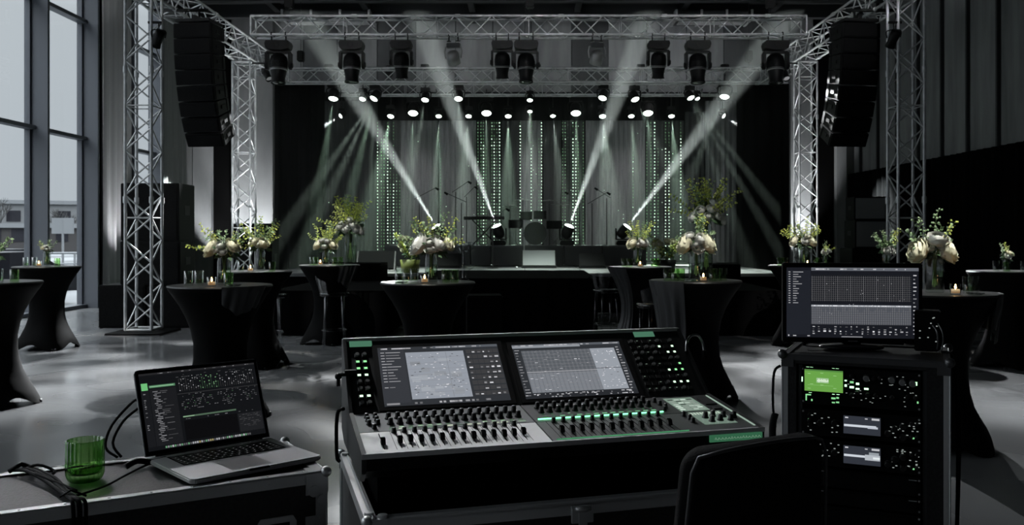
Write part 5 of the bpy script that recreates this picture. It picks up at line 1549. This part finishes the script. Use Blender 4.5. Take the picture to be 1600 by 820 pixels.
# screens in the meter bridge
def bridge_screen(u0, u1, v0, v1, kind, seed):
    b = MB().at(PN).box(u0-.016,u1+.016,v0-.014,v1+.014,0,.004).build('touch_screen', M['black'], con, bev=.001)
    b['label'] = 'lit touch screen with grey map page' if kind == 0 else 'lit touch screen with grey graph page'
    mb = MB().at(PN); r = random.Random(seed); W = u1-u0; Hh = v1-v0
    def q(a, b_, c, d, colr, l=1): its.append((u0+a*W, v0+b_*Hh, u0+c*W, v0+d*Hh, colr, l))
    its = []
    q(0,0,1,1,(.028,.031,.036),0); q(0,.955,1,1,(.09,.1,.115),1)
    for k in range(26):
        a = r.random()*.94; q(a,.965,a+r.uniform(.01,.05),.985,g_(r.uniform(.2,.6)),3)
    if kind == 0:
        q(0,.05,.21,.95,(.035,.038,.045),1)
        q(0,.955,.45,1,(.03,.033,.038),2)
        for k in range(13):
            y = .9-.05*k
            if k < 11 or k == 12: q(.02,y,.02+r.uniform(.02,.04),y+.012,g_(.4),3); q(.06,y,.06+r.uniform(.04,.12),y+.012,g_(r.uniform(.15,.4)),3)
        q(.02,.02,.12,.05,g_(.25),3); q(.22,.095,.70,.9,(.29,.315,.36),1)
        for _ in range(110):
            a = r.uniform(.23,.67); b_ = r.uniform(.11,.86); q(a,b_,a+r.uniform(.004,.02),b_+r.uniform(.004,.012),g_(r.choice((.6,.75,.03,.08,.45,.9))),4)
        for _ in range(26):
            a = r.uniform(.23,.6); b_ = r.uniform(.11,.8); v = r.uniform(.24,.38); q(a,b_,a+r.uniform(.03,.1),b_+r.uniform(.01,.09),(v,v*1.07,v*1.18),2)
        for k in range(7): q(.22,.2+.1*k,.70,.203+.1*k,g_(.2),3)
        q(.55,.105,.552,.89,g_(.15),3)
        for i in range(6):
            for j in range(9):
                a = .725+.046*i; b_ = .12+.092*j
                if r.random() < .75:
                    q(a,b_,a+r.uniform(.012,.032),b_+r.uniform(.012,.03),g_(r.choice((.15,.25,.5,.7))),3)
                q(a-.004,b_-.012,a+.038,b_+.06,g_(.045),2)
        for k in range(18): a = .22+r.random()*.6; q(a,.02,a+.02,.05,g_(r.uniform(.1,.45)),3)
    else:
        q(0,.93,.62,.98,(.26,.28,.31),2); q(.07,.1,.70,.88,(.105,.115,.13),1)
        q(.07,.1,.70,.45,(.19,.205,.23),2)
        for k in range(34): q(.075+.0185*k,.1,.0765+.0185*k,.88,g_(.24 if k % 2 else .05),3)
        for k in range(13): q(.07,.13+.06*k,.70,.134+.06*k,g_(.22),3)
        q(.07,.465,.70,.475,g_(.45),4)
        q(.70,.1,.93,.88,(.31,.335,.375),1); q(.70,.49,.93,.5,(.05,.05,.06),3)
        for _ in range(60):
            a = r.uniform(.71,.91); b_ = r.uniform(.12,.86); q(a,b_,a+r.uniform(.003,.02),b_+r.uniform(.004,.014),g_(r.choice((.7,.5,.15,.9))),4)
        for _ in range(60):
            a = r.uniform(.08,.68); b_ = r.uniform(.1,.88); q(a,b_,a+r.uniform(.003,.03),b_+r.uniform(.004,.008),g_(r.choice((.7,.4,.9,.3))),4)
        for k in range(16):
            q(.945,.1+.052*k,.945+r.uniform(.015,.045),.12+.052*k,g_(r.uniform(.15,.5)),3)
            q(.012,.1+.052*k,.012+r.uniform(.01,.045),.115+.052*k,g_(r.uniform(.1,.4)),3)
        q(0,0,1,.085,(.02,.022,.026),1)
        for k in range(46): a = r.random()*.95; b_ = r.choice((.015,.05,.065)); q(a,b_,a+r.uniform(.006,.03),b_+.015,g_(r.uniform(.15,.7)),3)
    ui_quads(mb, .0042, its); mb.build('display', M['screen'], b, recalc=False)
bridge_screen(.104, .492, .017, .250, 0, 1)
bridge_screen(.540, .918, .017, .242, 1, 2)
# lit keys beside the screens
lit_mats = [emis('key_green', (.35,1,.4), 1.1), emis('key_pale', (.65,1,.68), 1.8), M['ring'], emis('key_dim', (.4,.55,.42), .35)]
lit = MB().at(PN); keys = MB().at(PN); r = random.Random(4)
for j in range(8):
    for i in range(2):
        u, v = .040+.022*i, .035+.027*j
        keys.box(u-.008,u+.008,v-.008,v+.008,0,.004)
        if j in (1,4,5,6) : MB().at(PN).box(u-.005,u+.005,v-.003,v+.004,.004,.0048).build('lit_key', lit_mats[1 if j in (4,1) else 0], con)
        else: MB().at(PN).cyl((u,v,.004),(u,v,.011),.006,n=12).build('key_ring', M['ring'], con)
keys.build('key_pads', M['cap'], con, bev=.001, seg=1)
lit = MB().at(PN); keys = MB().at(PN)
for j in range(9):
    for i in range(7):
        u, v = .962+.024*i, .03+.026*j
        if u > 1.135: continue
        keys.box(u-.009,u+.009,v-.007,v+.007,0,.004)
        p = r.random()
        if i >= 4 and j in (1,3,4,6,7) and p < .8: MB().at(PN).box(u-.004,u+.004,v-.003,v+.004,.004,.0048).build('lit_key', lit_mats[1 if p < .5 else 0], con)
        elif p < .3: MB().at(PN).box(u-.004,u+.002,v+.002,v+.004,.004,.0046).build('lit_key', lit_mats[3], con)
        elif p < .6: MB().at(PN).cyl((u,v,.004),(u,v,.010),.006,n=12).build('key_ring', M['ring'], con)
keys.build('key_pads', M['cap'], con, bev=.001, seg=1)
for a_, b_ in ((.02,.09),(.985,1.06)): MB().at(PN).box(a_,b_,.262,.285,0,.0015).build('corner_light', emis('corner_green', (.14,.38,.24), .45), con)
# clamp with short arm at the left edge
cl = thing('console_clamp', 'small black clamp fixed to the left edge of the console', 'clamp', con.location, YAW)
MB().cyl((-.018,.44,1.09),(.02,.44,1.09),.006).ball((-.022,.44,1.085),.011).box(-.004,.03,.425,.455,1.093,1.103).cyl((-.022,.44,1.08),(-.022,.44,1.055),.006).build('clamp_body', M['black'], cl, bev=.001)
# chrome gooseneck lamp at the right edge
gl = thing('gooseneck_lamp', 'curved chrome gooseneck lamp at the right edge of the console', 'lamp', con.location, YAW)
MB().tube([(1.15,.47,1.11),(1.155,.475,1.145),(1.175,.48,1.165),(1.2,.48,1.165),(1.215,.475,1.14),(1.218,.47,1.11)], .0045, 10).build('neck', M['chrome'], gl)
MB().cyl((1.15,.47,1.098),(1.15,.47,1.115),.008).build('socket', M['black'], gl)
MB().cyl((1.218,.47,1.115),(1.219,.468,1.08),.008,.010).build('lamp_head', M['black'], gl)
# bracket legs left of the console
bl = thing('case_lid_strap', 'black strap looped at the left rear corner of the console', 'strap', con.location, YAW)
MB().tube([(-.008,.42,.99),(-.022,.44,.98),(-.026,.46,.93),(-.024,.47,.84),(-.015,.5,.815)], .006, 8).build('webbing', M['strap'], bl)

# ================================================================ RACK CASE, MONITOR
rk = thing('rack_case', 'tall black rack case with aluminium corners full of audio units', 'rack case', (1.067, 3.71, 0), -24.6)
RW, RD, RH = .626, .5, 1.02
MB().box(0,.055,0,RD,.12,RH-.004).build('side_wall', M['laminate'], rk)
MB().box(.545,RW,0,RD,.12,RH-.004).build('side_wall', M['laminate'], rk)
MB().box(.055,.545,0,RD,RH-.035,RH-.004).build('top_wall', M['laminate'], rk)
MB().box(.055,.545,0,RD,.12,.15).build('bottom_wall', M['laminate'], rk)
MB().box(.055,.545,RD-.02,RD,.15,RH-.035).build('back_wall', M['blackm'], rk)
M['edge_dark'] = mat('dull_case_edge', (.13,.13,.135), .4, .8)
def edge2(*a, m='edge_dark'):
    o = alu_edge(*a); o.data.materials[0] = M[m]; return o
edge2((0,0,RH),(RW,0,RH), ey, -ez, .022, rk); edge2((0,RD,RH),(RW,RD,RH), -ey, -ez, .022, rk)
edge2((0,0,RH),(0,RD,RH), ex, -ez, .022, rk); edge2((RW,0,RH),(RW,RD,RH), -ex, -ez, .022, rk)
for (x, nx) in ((0, ex),(RW,-ex)):
    for (y, ny) in ((0, ey),(RD,-ey)): edge2((x,y,.12),(x,y,RH), nx, ny, .022, rk, m='edge' if y == 0 else 'edge_dark')
for x, sx in ((0,1),(RW,-1)):
    for y, sy in ((0,1),(RD,-1)):
        MB().ball((x,y,RH), .02, 12, 8).box(min(x-sx*.004,x+sx*.045),max(x-sx*.004,x+sx*.045),y-sy*.005-.001,y-sy*.005+.001,RH-.05,RH).build('ball_corner', M['edge_dark'], rk)
m = MB()
for s in (.062, .53): m.box(s,s+.016,.012,.016,.15,RH-.04)
m.build('rack_rails', M['steel'], rk)
for x in (.08, RW-.08):
    for y in (.08, RD-.08):
        MB().cyl((x-.02,y,.05),(x+.02,y,.05),.05,n=20).box(x-.03,x+.03,y-.03,y+.03,.1,.12).build('caster', M['black'], rk)
def rack_unit(name, z0, z1, label, build):
    t = thing(name, label, 'rack unit', rk.location, -24.6, 'units mounted in the rack case')
    MB().box(.075,.525,.004,.012,z0+.002,z1-.002).box(.085,.515,.012,.4,z0+.004,z1-.004).build('chassis', M['black'], t, bev=.001)
    for u in (.082,.518):
        for z in (z0+.012, z1-.012): MB().cyl((u,.0,z),(u,.004,z),.004,n=8).build('screw', M['edge'], t)
    build(t, z0, z1)
    return t
def rk_knobs(t, pts, r_, m='cap', name='knob', dep=.018, ring=True):
    for (u, z) in pts:
        k = MB().cyl((u,-dep,z),(u,.004,z),r_,n=18).build(name, M[m], t, bev=.0008)
        if ring: MB().lathe([(r_*1.12,0),(r_*1.22,.002),(r_*1.12,.004)], 20).build('knob_ring', M['ring'], k).matrix_local = T(u,.0045,z) @ RX(90)
def rk_leds(t, pts, m, name='leds'):
    if name.startswith(('lit_', 'green_')):
        for (u, z, w, h) in pts: MB().box(u-w/2,u+w/2,.0022,.0042,z-h/2,z+h/2).build(name[:-1], m, t)
        return
    b = MB()
    for (u, z, w, h) in pts: b.box(u-w/2,u+w/2,.0022,.0042,z-h/2,z+h/2)
    b.build(name, m, t)
dimw = emis('dim_white_mark', (.7,.8,.75), .4)
brg = emis('bright_green_mark', (.5,1,.55), 2.6)
grm = emis('green_mark', (.3,.8,.35), .9)
def unit_green(t, z0, z1):
    a = MB().box(.083,.24,-.002,.004,z1-.107,z1-.004).build('screen_frame', M['black'], t, bev=.001)
    mb = MB().at(T(0,-.0022,0) @ RX(90)); r = random.Random(2)
    its = [(.088,z1-.1,.237,z1-.012,(.14,.36,.065),0),(.088,z1-.018,.237,z1-.012,(.08,.22,.05),1),(.135,z1-.065,.182,z1-.045,(.35,.55,.3),1)]
    for k in range(9): x = .138+.005*k; its.append((x,z1-.063+r.uniform(0,.004),x+.003,z1-.048-r.uniform(0,.006),(.85,.95,.8),2))
    its += [(x_, z_, x_+.012, z_+.0015, (.4,.7,.3), 2) for x_, z_ in ((.1,z1-.03),(.15,z1-.026),(.2,z1-.034),(.11,z1-.072),(.15,z1-.074),(.1,z1-.09),(.2,z1-.085))]
    its += [(.1,z1-.0755,.2,z1-.0745,(.3,.6,.2),1)]
    ui_quads(mb, 0, its); mb.build('lcd', M['screen'], a, recalc=False)
    rk_leds(t, [(.1,z1-.006,.012,.005),(.115,z1-.006,.012,.005),(.2,z1-.006,.01,.005),(.215,z1-.006,.012,.005),(.078,z1-.055,.004,.02),(.11,z1-.105,.012,.007),(.2,z1-.106,.01,.006),(.218,z1-.106,.012,.006),(.247,z1-.05,.008,.005),(.247,z1-.07,.008,.009),(.27,z1-.075,.016,.008),(.292,z1-.06,.012,.008),(.292,z1-.08,.014,.006),(.325,z1-.078,.016,.007),(.505,z1-.045,.012,.014)], brg, 'lit_buttons')
    rk_leds(t, [(.27,z1-.055,.014,.008),(.094,z1-.128,.005,.026),(.104,z1-.117,.018,.005),(.116,z1-.138,.006,.008),(.2,z1-.125,.016,.007),(.216,z1-.14,.012,.006),(.2,z1-.142,.012,.005),(.216,z1-.122,.01,.007),(.513,z1-.118,.006,.008)], grm, 'green_buttons')
    rk_knobs(t, [(.326,z1-.035),(.42,z1-.035),(.458,z1-.042),(.495,z1-.045)], .012, 'ring', 'big_knob')
    rk_knobs(t, [(.27,z1-.03),(.352,z1-.035),(.376,z1-.03),(.27,z1-.105),(.29,z1-.095),(.33,z1-.1),(.36,z1-.1),(.42,z1-.105),(.475,z1-.1),(.505,z1-.1)], .007, 'cap', 'small_knob')
    r = random.Random(6); rk_leds(t, [(r.uniform(.25,.52), z1-r.uniform(.02,.14), .006, .002) for _ in range(34)], dimw, 'printed_marks')
def unit_rec(seed, blob):
    def f(t, z0, z1):
        a = MB().box(.235,.383,-.003,.004,z0+.018,z1-.012).build('screen_frame', M['black'], t, bev=.001)
        mb = MB().at(T(0,-.0032,0) @ RX(90)); zc = (z0+z1)/2-.003
        its = [(.239,z0+.022,.378,z1-.016,(.03,.034,.045),0),(.241,zc-.001,.362,zc+.008,(.6,.64,.7),1),(.245,z1-.026,.257,z1-.021,g_(.6),1),(.32,z1-.026,.33,z1-.022,g_(.5),1),(.345,z1-.028,.374,z1-.02,g_(.5),1)]
        if blob: its += [(.32,zc-.010,.376,zc+.012,(.45,.48,.52),2),(.335,zc+.010,.372,zc+.022,(.3,.33,.36),2),(.35,zc-.004,.376,zc+.004,(.75,.8,.82),3)]
        else: its += [(.33,zc-.004,.368,zc+.004,(.5,.53,.6),2)]
        ui_quads(mb, 0, its); mb.build('lcd', M['screen'], a, recalc=False)
        r = random.Random(seed)
        rk_knobs(t, [(.15,(z0+z1)/2),(.205,(z0+z1)/2+.005),(.405,z0+.035),(.43,(z0+z1)/2),(.46,(z0+z1)/2+.012),(.46,z0+.025)], .011, 'cap', 'knob')
        rk_knobs(t, [(.108,z1-.025),(.108,z1-.045),(.108,z1-.065),(.49,z1-.03),(.51,z1-.03),(.49,z0+.03),(.51,z0+.03)], .006, 'cap', 'small_knob')
        rk_leds(t, [(r.uniform(.1,.225), r.uniform(z0+.02,z1-.015), .007, .003) for _ in range(14)]+[(r.uniform(.395,.52), r.uniform(z0+.02,z1-.015), .007, .003) for _ in range(22)], dimw, 'printed_marks')
        rk_leds(t, [(.497,z0+.024,.008,.006),(.103,z1-.045,.004,.006)], grm, 'green_leds')
    return f
def unit_drawer(t, z0, z1):
    MB().box(.09,.51,-.004,.004,z0+.006,z1-.006).build('drawer_front', M['black'], t, bev=.002)
    MB().box(.09,.17,-.006,-.003,z1-.012,z1-.009).box(.48,.51,-.006,-.003,z1-.012,z1-.009).build('front_edge', M['edge'], t)
    MB().cyl((.1,-.007,z1-.02),(.1,-.003,z1-.02),.005,n=12).build('lock', M['edge'], t)
rack_unit('audio_processor', RH-.20, RH-.044, 'rack unit with a bright green display, top one in the case', unit_green)
rack_unit('audio_recorder', RH-.327, RH-.217, 'rack unit with a small grey display, upper of the two alike', unit_rec(1, False))
rack_unit('audio_recorder', RH-.447, RH-.337, 'rack unit with a small grey display showing a white shape, lower of the two', unit_rec(2, True))
rack_unit('blank_rack_unit', RH-.532, RH-.455, 'blank black rack drawer, upper of the two under the grey displays', unit_drawer)
rack_unit('blank_rack_unit', RH-.60, RH-.536, 'blank black rack drawer, lower of the two', unit_drawer)
def unit_low(t, z0, z1):
    MB().box(.14,.48,-.002,.004,z0+.03,z1-.015).build('window', M['black'], t, bev=.001)
    r = random.Random(3)
    rk_leds(t, [(.19,z1-.035,.02,.007),(.205,z1-.033,.012,.004),(.33,z1-.035,.012,.005),(.345,z1-.032,.006,.008),(.38,z1-.037,.014,.008),(.4,z1-.036,.014,.006),(.43,z1-.036,.016,.004)]+[(r.uniform(.15,.46),r.uniform(z0+.04,z1-.02),.006,.002) for _ in range(14)], emis('pale_mark', (.8,.85,.88), .55), 'display_marks')
rack_unit('power_distributor', RH-.70, RH-.605, 'rack unit with a row of small pale markings near the bottom of the view', unit_low)
rack_unit('blank_rack_unit', RH-.85, RH-.71, 'tall blank drawer at the bottom of the rack case', unit_drawer)
def rk_pt(u, v, z): 
    a = R(-24.6); return Vector((1.067+u*math.cos(a)-v*math.sin(a), 3.71+u*math.sin(a)+v*math.cos(a), z))
# hanging straps at the sides
t = thing('hanging_cable', 'black cable and strap hanging at the left side of the rack case', 'cable', rk_pt(-.03,.1,.9)); o0 = Vector(t.location)
MB().tube([rk_pt(-.02,.08,.96)-o0, rk_pt(-.045,.07,.93)-o0, rk_pt(-.05,.07,.8)-o0, rk_pt(-.04,.07,.7)-o0], .006).build('cord', M['strap'], t)
MB().tube([rk_pt(-.04,.07,.76)-o0, rk_pt(-.05,.06,.7)-o0, rk_pt(-.045,.06,.55)-o0, rk_pt(-.03,.06,.46)-o0], .015).build('strap', M['strap'], t)
t = thing('hanging_cable', 'black cable loops hanging at the right side of the rack case', 'cable', rk_pt(.66,.1,.9)); o0 = Vector(t.location)
MB().tube([rk_pt(.6,.3,1.026)-o0, rk_pt(.64,.25,1.01)-o0, rk_pt(.655,.15,.85)-o0, rk_pt(.655,.1,.6)-o0, rk_pt(.65,.1,.3)-o0], .006).tube([rk_pt(.64,.28,.99)-o0, rk_pt(.665,.2,.8)-o0, rk_pt(.66,.12,.5)-o0, rk_pt(.65,.1,.2)-o0], .005).build('cord', M['strap'], t)
# monitor on the rack
mo = thing('computer_monitor', 'wide black monitor on the rack case showing dark graphs', 'monitor', (1.1, 3.9, 0), -8)
mx0, mx1, mz0, mz1 = .022, .600, 1.048, 1.392
MB().box(mx0,mx1,0,.035,mz0,mz1).box(mx0+.1,mx1-.1,.035,.06,mz0+.06,mz1-.08).build('housing', M['black'], mo, bev=.004)
mb = MB().at(T(0,-.0006,0) @ RX(90)); r = random.Random(12)
sx0, sx1, sz0, sz1 = mx0+.016, mx1-.016, mz0+.022, mz1-.02
W, Hh = sx1-sx0, sz1-sz0; its = []
def q(a, b_, c, d, colr, l=1): its.append((sx0+a*W, sz0+b_*Hh, sx0+c*W, sz0+d*Hh, colr, l))
q(0,0,1,1,(.009,.010,.014),0); q(0,.04,.185,.96,(.014,.016,.022),1); q(.19,.955,1,1,(.12,.13,.15),1)
for k in range(16):
    a = .2+r.random()*.77; q(a,.97,a+r.uniform(.005,.03),.985,g_(r.uniform(.3,.7)),2)
for k in range(14):
    y = .93-.034*k
    q(.015,y,.03,y+.012,g_(.35),2); q(.05,y,.05+r.uniform(.02,.08),y+.01,g_(r.uniform(.2,.45)),2)
q(.012,.015,.022,.035,g_(.5),2); q(.05,.015,.075,.03,g_(.4),2); q(.16,.015,.18,.03,g_(.4),2)
q(.19,.52,.945,.90,(.010,.011,.014),1); q(.19,.19,.945,.47,(.085,.092,.11),1); q(.19,.44,.945,.465,(.28,.3,.33),2)
for k in range(46): q(.195+.0163*k,.52,.1975+.0163*k,.88,g_(.11 if k % 6 else .2),2); q(.195+.0163*k,.19,.1962+.0163*k,.46,g_(.035),4); q(.2+.0163*k,.19,.204+.0163*k,.46-r.uniform(0,.1),g_(.16),3)
for k in range(12): q(.19,.53+.03*k,.945,.5345+.03*k,g_(.09),2)
for k in range(8): q(.19,.2+.033*k,.945,.204+.033*k,g_(.05),4)
for k in range(60): a = .195+.0125*k; q(a,.448,a+r.uniform(.003,.011),.462,g_(r.uniform(.5,.95)),5)
for k in range(22): a = .21+r.random()*.7; b_ = r.uniform(.22,.85); q(a,b_,a+.004,b_+.006,g_(r.uniform(.4,.9)),5)
for j in range(4):
    for k in range(18):
        a = .2+.0415*k; y = .05+.033*j
        if r.random() < .7: q(a,y,a+r.uniform(.006,.022),y+r.uniform(.006,.02),g_(r.choice((.2,.35,.6,.8)) if j == 1 else r.choice((.12,.25,.4))),3)
for k in range(16): q(.96,.06+.055*k,.96+r.uniform(.008,.025),.075+.055*k,g_(r.uniform(.2,.6)),3)
q(.42,.01,.58,.02,g_(.35),3)
ui_quads(mb, 0, its); mb.build('display', M['screen'], mo, recalc=False)
MB().box(.295,.335,-.0012,.0,mz0+.006,mz0+.010).build('brand_mark', M['ring'], mo)
MB().box(.275,.35,.01,.05,RH+.02,mz0+.05).build('neck', M['black'], mo, bev=.004)
b = MB().lathe([(0,0),(.125,0),(.13,.004),(.125,.012),(.03,.018),(0,.018)], 40, (0,0,0)).build('stand_foot', M['black'], mo)
b.matrix_local = T(.312,.02,RH+.004) @ Matrix.Diagonal((1.05,.62,1,1))
# small box with cables right of the monitor
t = thing('wireless_receiver', 'small black receiver box with cables right of the monitor on the rack case', 'receiver', rk_pt(.545,.33,RH+.005), -24.6)
MB().box(-.05,.05,-.04,.06,0,.17).build('box', M['black'], t, bev=.004)
r = random.Random(5); b = MB()
for k in range(9): b.cbox((r.uniform(-.03,.04), -.041, r.uniform(.03,.15)), (.006,.003,.004))
b.build('marks', dimw, t)
MB().tube([(.02,-.045,.11),(.035,-.07,.09),(.04,-.06,.04),(.035,-.03,.004)], .003).tube([(.04,-.045,.12),(.058,-.065,.08),(.056,-.05,.02),(.04,-.06,.003)], .0025).build('cable', M['ring'], t)
t = thing('cable_coil', 'thin cable lying on the rack case top left of the monitor foot', 'cable', rk_pt(.08,.25,RH+.004), 0)
MB().tube([(-.03,.03,.09),(-.025,.03,.05),(-.02,.02,.01),(.0,.0,.004),(.05,-.01,.004),(.12,.03,.004)], .003).ball((-.02,.02,.012),.009).build('cord', M['strap'], t)

# ================================================================ CHAIR
ch = thing('office_chair', 'black upholstered chair with piped backrest in front of the console', 'chair', (.515, 1.985, 0), 28)
def chair_panel(y_off, th, inset, mname, m):
    VV = [0,.1,.2,.3,.4,.5,.6,.7,.8,.86,.9,.925,.945,.96,.975,.985,.993,1.0]
    n, rws = 16, len(VV)-1; vs = []; fs = []
    for side in (0, 1):
        for j in range(rws+1):
            v = VV[j]; z = .60+.455*v
            hw = (.225-.03*v)-inset
            # rounded top corners
            if v > .9: hw -= .0455*(1-math.sqrt(max(0, 1-((v-.9)/.1)**2)))
            for i in range(n+1):
                u = i/n*2-1
                zt = z - (inset if v > .5 else -inset)
                x = u*hw; y = .045*(u*u) - .10*(v-.0)*1.0*-.35*-1 + (th/2 if side else -th/2)*(1 if abs(u) < .99 and .0 < v < 1 else .35)+y_off
                zz = zt + (.012*(1-u*u) if v > .95 else 0)
                vs.append((x, -y*-1, zz))
    W = n+1; S = W*(rws+1)
    for side in (0, 1):
        for j in range(rws):
            for i in range(n):
                f = (side*S+j*W+i, side*S+j*W+i+1, side*S+(j+1)*W+i+1, side*S+(j+1)*W+i)
                fs.append(f if not side else f[::-1])
    for j in range(rws):
        for i in (0, n): fs.append((j*W+i, (j+1)*W+i, S+(j+1)*W+i, S+j*W+i))
    for i in range(n):
        for j in (0, rws): fs.append((j*W+i, j*W+i+1, S+j*W+i+1, S+j*W+i))
    mb = MB(); mb.add(vs, fs, 0, True); return mb.build(mname, M[m], ch)
bk = chair_panel(0, .05, 0, 'backrest', 'chair')
pp = []
for k in range(41):
    a = k/40
    if a < .36: v = a/.36; s = -1
    elif a > .64: v = (1-a)/.36; s = 1
    else: v = None
    if v is not None:
        hw = .225-.03*v
        if v > .9: hw -= .0455*(1-math.sqrt(max(0, 1-((v-.9)/.1)**2)))
        pp.append((s*(hw-.004), .045-.035*v-.028, .60+.455*v))
    else:
        u = (a-.5)/.14; uu = max(-1, min(1, u))
        zz = 1.055+.012*(1-uu*uu)
        pp.append((uu*.146, .045*(uu*.7)**2-.035-.026, zz))
MB().tube(pp, .004, 8).build('piping', mat('piping', (.03,.03,.032), .4), bk)
MB().prism([(-.22,.44),(-.22,.49),(-.2,.51),(.2,.51),(.22,.49),(.22,.44)], .02, .36, 'y').build('seat', M['chair'], ch, bev=.015)
MB().tube([(-.03,.0,.70),(-.03,-.0,.52),(-.03,.06,.43),(-.03,.2,.43)], .014).tube([(.03,.0,.70),(.03,-.0,.52),(.03,.06,.43),(.03,.2,.43)], .014).build('back_support', M['steel'], ch)
for sx in (-.19, .19):
    for (y0, y1) in ((.05,.02),(.33,.35)):
        MB().tube([(sx,y0,.45),(sx*1.05,y1,0)], [.014,.011], 8).build('leg', M['steel'], ch)

# added unseen pin spots that brighten the flowers, on made-up roof pipes
for pi_, (yy, x0, x1, lab) in enumerate(((3.4,-5.2,3.6,'unseen nearer roof pipe added to hold fill spots for the flowers'),(7.4,-6.8,6.2,'unseen farther roof pipe added to hold fill spots and lamps'))):
    o = MB().cyl((x0,yy,6.6),(x1,yy,6.6),.024).build('unseen_roof_pipe', M['pipe']); tag(o, lab, 'pipe')
    for x in (x0+.3, (x0+x1)/2, x1-.3): MB().cyl((x,yy,6.6),(x,yy,ZC-.2),.006).build('hanger', M['pipe'], o)
pin = None
for key in TB:
    x, y = TB[key]; yy = 3.4 if y < 9 else 7.4
    px_ = max(-5.1 if yy < 5 else -6.7, min(3.5 if yy < 5 else 6.1, x))
    if pin is None:
        t = thing('added_pin_spot', '', 'stage light')
        MB().cyl((0,0,0),(0,0,-.08),.01).build('bracket', M['pipe'], t)
        MB().lathe([(0,.07),(.045,.065),(.05,0),(.055,-.09),(.045,-.09)], 14, (0,0,-.14)).build('can', M['black'], t)
        MB().lathe([(0,-.205),(.045,-.205)], 14).build('lens', M['led_w'], t)
        pin = t
    else: t = dup(pin)
    place(t, 'unseen fill spot added for the flowers ' + names[key], (px_, yy, 6.575), 0, 'added fill spots on the roof pipes')
    o = Vector((px_, yy, 6.34)); d = Vector((x, y, 1.3))-o
    spot('pin_fill', None, o, d, P_PIN_FILL, 9, .8, (1,.97,.9), .03)

# added unseen lamps on the farther roof pipe brighten laptop and console
for x, tgt, a, lab, k in ((-4.6, (-.95,2.5,.85), 20, 'for the laptop', .3), (-3.0, (.08,2.62,.95), 10.5, 'for the left half of the console', 1.1), (-.2, (.6,2.8,1.0), 14, 'for the right end of the console', .12)):
    t = thing('added_fill_lamp', 'unseen fill lamp added on the farther roof pipe ' + lab, 'stage light', (x, 7.4, 6.575), 0, 'added fill lamps on the roof pipe')
    MB().cyl((0,0,0),(0,0,-.1),.012).build('bracket', M['pipe'], t)
    MB().lathe([(0,.09),(.07,.08),(.08,0),(.085,-.12),(.07,-.12)], 18, (0,0,-.19)).build('can', M['black'], t)
    MB().lathe([(0,-.30),(.07,-.30)], 18).build('lens', M['led_w'], t)
    o = Vector((x, 7.4, 6.25))
    spot('desk_fill', None, o, Vector(tgt)-o, P_DESK_FILL*k*1.25, a, .7, (.97,.98,1), .05)

for x in (-4.2, .4, 4.6):  # unseen lamps added to brighten the trusses from the front
    t = thing('added_fill_lamp', 'unseen fill lamp added on the farther roof pipe for the trusses, %s' % {-4.2:'on the left', .4:'in the middle', 4.6:'on the right'}[x], 'stage light', (x, 7.4, 6.575), 0, 'added truss fill lamps on the roof pipe')
    MB().cyl((0,0,0),(0,0,-.1),.012).build('bracket', M['pipe'], t)
    h = MB().lathe([(0,.09),(.07,.08),(.08,0),(.085,-.12),(.07,-.12)], 18).build('can', M['black'], t); h.location = (0,0,-.19); h.rotation_euler = (R(80),0,0)
    MB().lathe([(0,-.11),(.07,-.11)], 18).build('lens', M['led_w'], h)
    o = Vector((x, 7.62, 6.42)); spot('truss_fill', None, o, Vector((x*1.05, 18.5, 5.7))-o, P_TRUSS_FILL, 34, .9, (.95,.98,1), .04)
